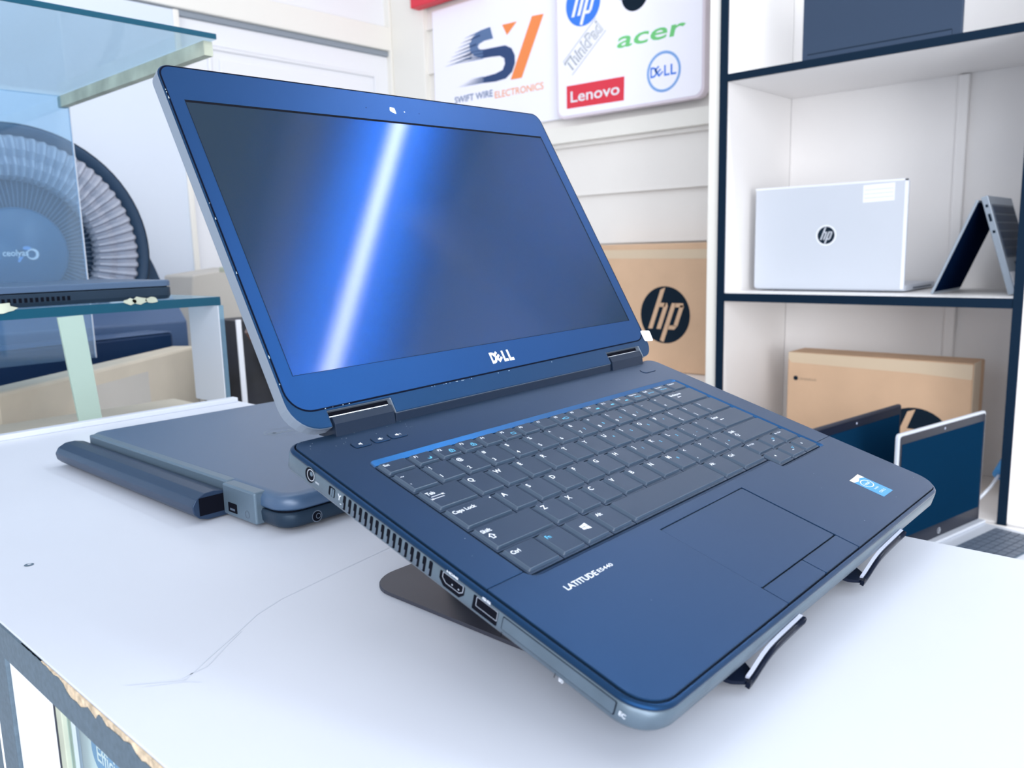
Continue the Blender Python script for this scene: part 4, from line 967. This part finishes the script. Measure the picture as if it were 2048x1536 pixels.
b = MB(); b.tube([(0.045, -0.028, 0.08), (0.10, -0.038, 0.115)], 0.013, 'blue_lab', 10); b.build('plug', t)

# ------------------------------------------------------------------ glass showcase and goods at the left
t = empty('glass_showcase', 'glass display case at the left with a thick top pane and upright panes', 'showcase', loc=(0.613, 1.10, -0.03))
o0 = Vector((0.613, 1.10, -0.03))
def gp(name, a, c, m, bev=0.0, label=None):
    b = MB(); b.box(Vector(a)-o0, Vector(c)-o0, m); return b.build(name, t, bevel=bev, label=label)
gp('top_pane', (-0.30, 1.100, 0.482), (0.613, 1.655, 0.490), 'glass_top')
gp('pane_edge', (-0.30, 1.0985, 0.4825), (0.6135, 1.1000, 0.4895), 'teal')
gp('sealant_strip', (0.600, 1.110, 0.462), (0.613, 1.655, 0.481), 'adhesive')
gp('upright_pane', (-0.30, 1.640, 0.002), (0.613, 1.645, 0.481), 'glass')
gp('pane_edge', (0.6131, 1.640, 0.002), (0.6150, 1.645, 0.481), 'silver')
gp('lower_shelf_pane', (-0.10, 1.108, 0.118), (0.592, 1.420, 0.1300), 'glass_top')
gp('pane_edge', (-0.10, 1.1065, 0.1180), (0.592, 1.1080, 0.1300), 'teal')
gp('end_pane', (0.584, 1.100, -0.025), (0.592, 1.185, 0.1178), 'glass_blue')
gp('pane_edge', (0.5825, 1.0985, -0.025), (0.5840, 1.187, 0.1178), 'silver')
b = MB(); b.prism([(0.372, 0.117), (0.402, 0.118), (0.413, -0.036), (0.385, -0.036)], -0.004, 0.0, F(-o0+Vector((0, 1.102, 0)), (1, 0, 0), (0, 0, 1)), 'green_strip'); b.build('green_glass_strip', t, label='pale green strip of frosted glass in the case')  # upright strip of frosted green glass
rr = random.Random(2)
for (cx_, cz_, r_) in ((0.314, 0.132, 0.010), (0.477, 0.132, 0.007), (0.492, 0.131, 0.006), (0.464, 0.131, 0.006)):
    b = MB(); b.poly([(cx_+r_*rr.uniform(.7, 1.3)*math.cos(a*.524)*1.3, cz_+r_*.7*rr.uniform(.7, 1.2)*math.sin(a*.524)) for a in range(12)], 0.0012, F(-o0+Vector((0, 1.106, 0)), (1, 0, 0), (0, 0, 1)), 'adhesive')
    b.build('sealant_blob', t, label='lumps of old clear sealant')
gp('bottom_board', (-0.30, 1.02, -0.055), (0.60, 1.30, -0.040), 'carton_pale')
gp('support_board', (-0.30, 1.25, -0.90), (0.60, 1.265, -0.055), 'door')
# black laptop lying on the lower pane
t = empty('laptop', 'closed black laptop lying on the glass shelf in front of the round fan', 'laptop', loc=(0.36, 1.125, 0.1302))
b = MB(); b.loft([(rrect(-.175, 0, .170, .235, .012, 6), 0.001), (rrect(-.177, -.002, .172, .237, .012, 6), .006), (rrect(-.177, -.002, .172, .237, .012, 6), .017)], ID, 'closed_body'); b.build('base', t, bevel=.0008)
b = MB(); b.prism(rrect(-.177, -.002, .172, .237, .012, 6), .0185, .0265, ID, 'closed_lid', ch=.0015); b.build('lid', t)
b = MB(); b.prism(rrect(-.174, .001, .169, .234, .012, 6), .017, .0185, ID, 'hole'); b.build('lid_gap', t)
fr = F((0, -0.0022, 0), (1, 0, 0), (0, 0, 1))
b = MB()
for i in range(16): b.box((-.06+i*.0062, .0065, 0), (-.0565+i*.0062, .0120, .0003), 'hole', fr)
b.build('vent_grille', t)
# dark case under the fan
t = empty('equipment_case', 'low dark blue-black case in front of the round fan, above the worn pale carton', 'case', loc=(0.65, 1.9, 0))
ax = Vector((0.98, 0.19, 0)).normalized(); ay = Vector((-ax.y, ax.x, 0))
cf = F(Vector((0.40, 1.675, 0)) - Vector((0.65, 1.9, 0)), ax, ay)
b = MB(); b.box((-0.12, 0.0, -0.16), (0.43, 0.085, 0.026), 'case', cf); b.build('case_body', t, bevel=.006)
b = MB(); b.box((-0.118, 0.002, 0.026), (0.428, 0.083, 0.0285), 'case_top', cf); b.build('case_lid', t, bevel=.001)
b = MB(); b.box((-0.80, 1.76, -0.90), (0.80, 2.45, -0.164), 'door'); tag(b.build('low_table', bevel=.003), 'white low table under the dark case and fan', 'table')
# round fan
fc = Vector((0.606, 1.99, 0.205)); fdir = Vector((-0.10, -0.99, 0.0)).normalized(); fx = Vector((0, 0, 1)).cross(fdir).normalized()
t = empty('round_fan', 'large round black fan with a pale ribbed ring seen through glass', 'fan', matrix=frame_matrix(fc, fx, Vector((0, 0, 1)).cross(Vector((0, 0, 1))) + Vector((0, 0, 1)), fdir))
R_ = 0.272
def lathe(b, prof, m, n=72, smooth=True, rib=0.0, ribs=72):
    rings = []
    for r, h_ in prof:
        rings.append([b.bm.verts.new(Vector((r*math.cos(2*math.pi*i/n), r*math.sin(2*math.pi*i/n), h_))) for i in range(n)])
    for A, B in zip(rings, rings[1:]):
        for i in range(n): b.face([A[i], A[(i+1) % n], B[(i+1) % n], B[i]], m, smooth)
b = MB(); lathe(b, [(R_*.97, -.09), (R_, -.08), (R_, .0), (R_*.99, .012), (R_*.965, .014), (R_*.90, -.004), (R_*.88, -.02)], 'fan_black'); b.build('outer_ring', t)
b = MB(); lathe(b, [(R_*.997, .0125), (R_*1.006, .004), (R_*1.006, -.006), (R_*.998, -.01)], 'silver'); b.build('rim_strip', t)
b = MB(); n = 288; rings = []
for r, h_ in ((.905, .0), (.88, .010), (.80, .014), (.74, .006), (.68, .012), (.60, .002), (.57, -.02)):
    rings.append([b.bm.verts.new(Vector((R_*r*math.cos(2*math.pi*(i+r*6)/n), R_*r*math.sin(2*math.pi*(i+r*6)/n), h_+(0.0100 if i % 4 < 2 else -0.002)))) for i in range(n)])
for A, B in zip(rings, rings[1:]):
    for i in range(n): b.face([A[i], A[(i+1) % n], B[(i+1) % n], B[i]], 'fan_ring', False)
b.build('ribbed_ring', t)
b = MB(); lathe(b, [(R_*.60, -.03), (R_*.2, -.035)], 'fan_black'); b.build('inner_disc', t)
b = MB()
for i in range(90):
    a = 2*math.pi*i/90; c_, s_ = math.cos(a), math.sin(a)
    b.tube([(R_*.30*c_, R_*.30*s_, .012), (R_*.45*c_, R_*.45*s_, .006), (R_*.58*c_, R_*.58*s_, -.006)], .0011, 'fan_wire', 5)
b.build('wire_grille', t)
b = MB(); lathe(b, [(R_*.36, -.02), (R_*.355, .018), (R_*.33, .030), (R_*.02, .036)], 'fan_hub'); hb = b.build('hub', t)
ff = F((0, 0, 0.0365), (1, 0, 0), (0, 1, 0))
b = MB()
fl = F((0, 0, 0.0365), (1, 0, 0), (0, 1, 0))
b.text('ceolyas', -0.034, -0.006, fl, 'label_white', 0, height=0.013, width=0.048, bold=0.02)
b.ring(circle(0.022, -0.003, 0.012, 20), circle(0.020, -0.003, 0.008, 20), 0.0002, fl, 'label_white')
b.poly(circle(0.012, 0.010, 0.008, 16, 0.004), 0.0003, fl, 'blue_pale'); b.poly([(-.004, -.008), (.004, -.008), (-.004, -.020), (-.008, -.018)], 0.0003, fl, 'blue_pale')
b.build('hub_logo', hb)
b = MB(); P = [(R_*.80, .085), (R_*.93, .06), (R_*1.08, -.035), (R_*1.15, -.09), (R_*1.20, -.36), (-R_*1.20, -.36), (-R_*1.15, -.09), (-R_*1.08, -.035), (-R_*.93, .06), (-R_*.80, .085)]
b.prism(ccw([(p_[0], p_[1]) for p_ in P]), -.14, -.03, ID, 'fan_black')
q = [(-.03, -.10), (.02, -.115), (.085, -.165), (.085, -.36), (-.03, -.36)]
b.prism(ccw([(-h_, y_) for h_, y_ in q]), -R_*1.17, R_*1.17, F((0, 0, 0), (0, 0, -1), (0, 1, 0)), 'case_top')
b.build('foot_housing', t, bevel=.004)
sf = F((0.17, -.1175, 0.0235), (1, 0, 0), Vector((0, .05, -.065))); b = MB(); b.box((0.0, -0.030, 0.0), (0.075, 0.012, 0.001), 'label_white', sf); b.build('sticker', t)
# big pale carton leaning in front
p0 = Vector((0.374, 1.351, 0)); p1 = Vector((0.84, 1.691, 0)); d = (p1-p0).normalized(); n_ = Vector((d.y, -d.x, 0))
t = empty('carton', 'worn pale cardboard box behind the far counter edge, below the dark case', 'box', matrix=frame_matrix(Vector((0.374, 1.351, -0.90)), d, Vector((-n_.x, -n_.y, 0)), Vector((0, 0, 1))))
b = MB(); b.box((-0.02, 0.0, 0.0), (0.575, 0.055, 0.899), 'carton_pale'); b.build('box_body', t, bevel=.006)
b = MB(); b.box((0.20, -0.0008, 0.80), (0.38, -0.0001, 0.872), 'pale_box'); b.build('packing_tape', t)
# things beyond: pale box, white stile, dark bag
t = empty('box', 'pale grey card box with a rounded lower corner behind the open laptop lid', 'box', loc=(1.15, 2.35, -0.08))
b = MB(); b.prism(ccw(rpoly([(-0.06, -0.30), (0.00, 0.215), (0.17, 0.235), (0.17, -0.02), (0.07, -0.03)], [.01, .01, .01, .03, .05], 6)), -0.18, 0, F((0, -0.05, 0), (1, 0, 0), (0, 0, 1)), 'pale_box'); b.build('box_body', t, bevel=.004)
b = MB(); b.box((0.085, -0.0512, 0.2215), (0.150, -0.0502, 0.236), 'adhesive'); b.build('yellow_tape', t)
b = MB(); b.box((0.95, 2.21, -0.90), (1.35, 2.50, -0.385), 'door'); tag(b.build('plinth', bevel=.003), 'white plinth under the pale grey box', 'plinth')
b = MB(); b.prism([(0.832, 0.062), (0.843, 0.062), (0.850, -0.90), (0.838, -0.90)], -0.004, 0, F((0, 1.50, 0), (1, 0, 0), (0, 0, 1)), 'label_white'); tag(b.build('white_stile', bevel=.001), 'thin white upright strip left of the dark bag', 'strip')
t = empty('bag', 'black and brown bag squeezed behind the open laptop lid', 'bag', loc=(0.965, 1.60, -0.90))
b = MB(); b.loft([(rrect(-.10, -.06, .22, .16, .04, 6), 0), (rrect(-.11, -.07, .23, .17, .05, 6), .35), (rrect(-.10, -.06, .22, .16, .05, 6), .80), (rrect(-.07, -.03, .18, .12, .05, 6), .95)], ID, 'brown_bag', smooth=True); b.build('bag_body', t)
b = MB(); b.tube([(-.085, -.066, .94), (-.05, -.072, .88), (0.01, -.075, .845), (.09, -.075, .83)], .022, 'brown', 10, flat=.5); b.build('strap', t)
b = MB(); b.loft([(rrect(-.075, -.05, -.015, .05, .02, 5), 0), (rrect(-.08, -.05, -.010, .05, .02, 5), .822)], F((1.034, 2.10, -0.90), (1, 0, 0), (0, 1, 0)), 'brown_bag', smooth=True); tag(b.build('black_sack'), 'narrow black sack left of the white upright strip', 'sack')
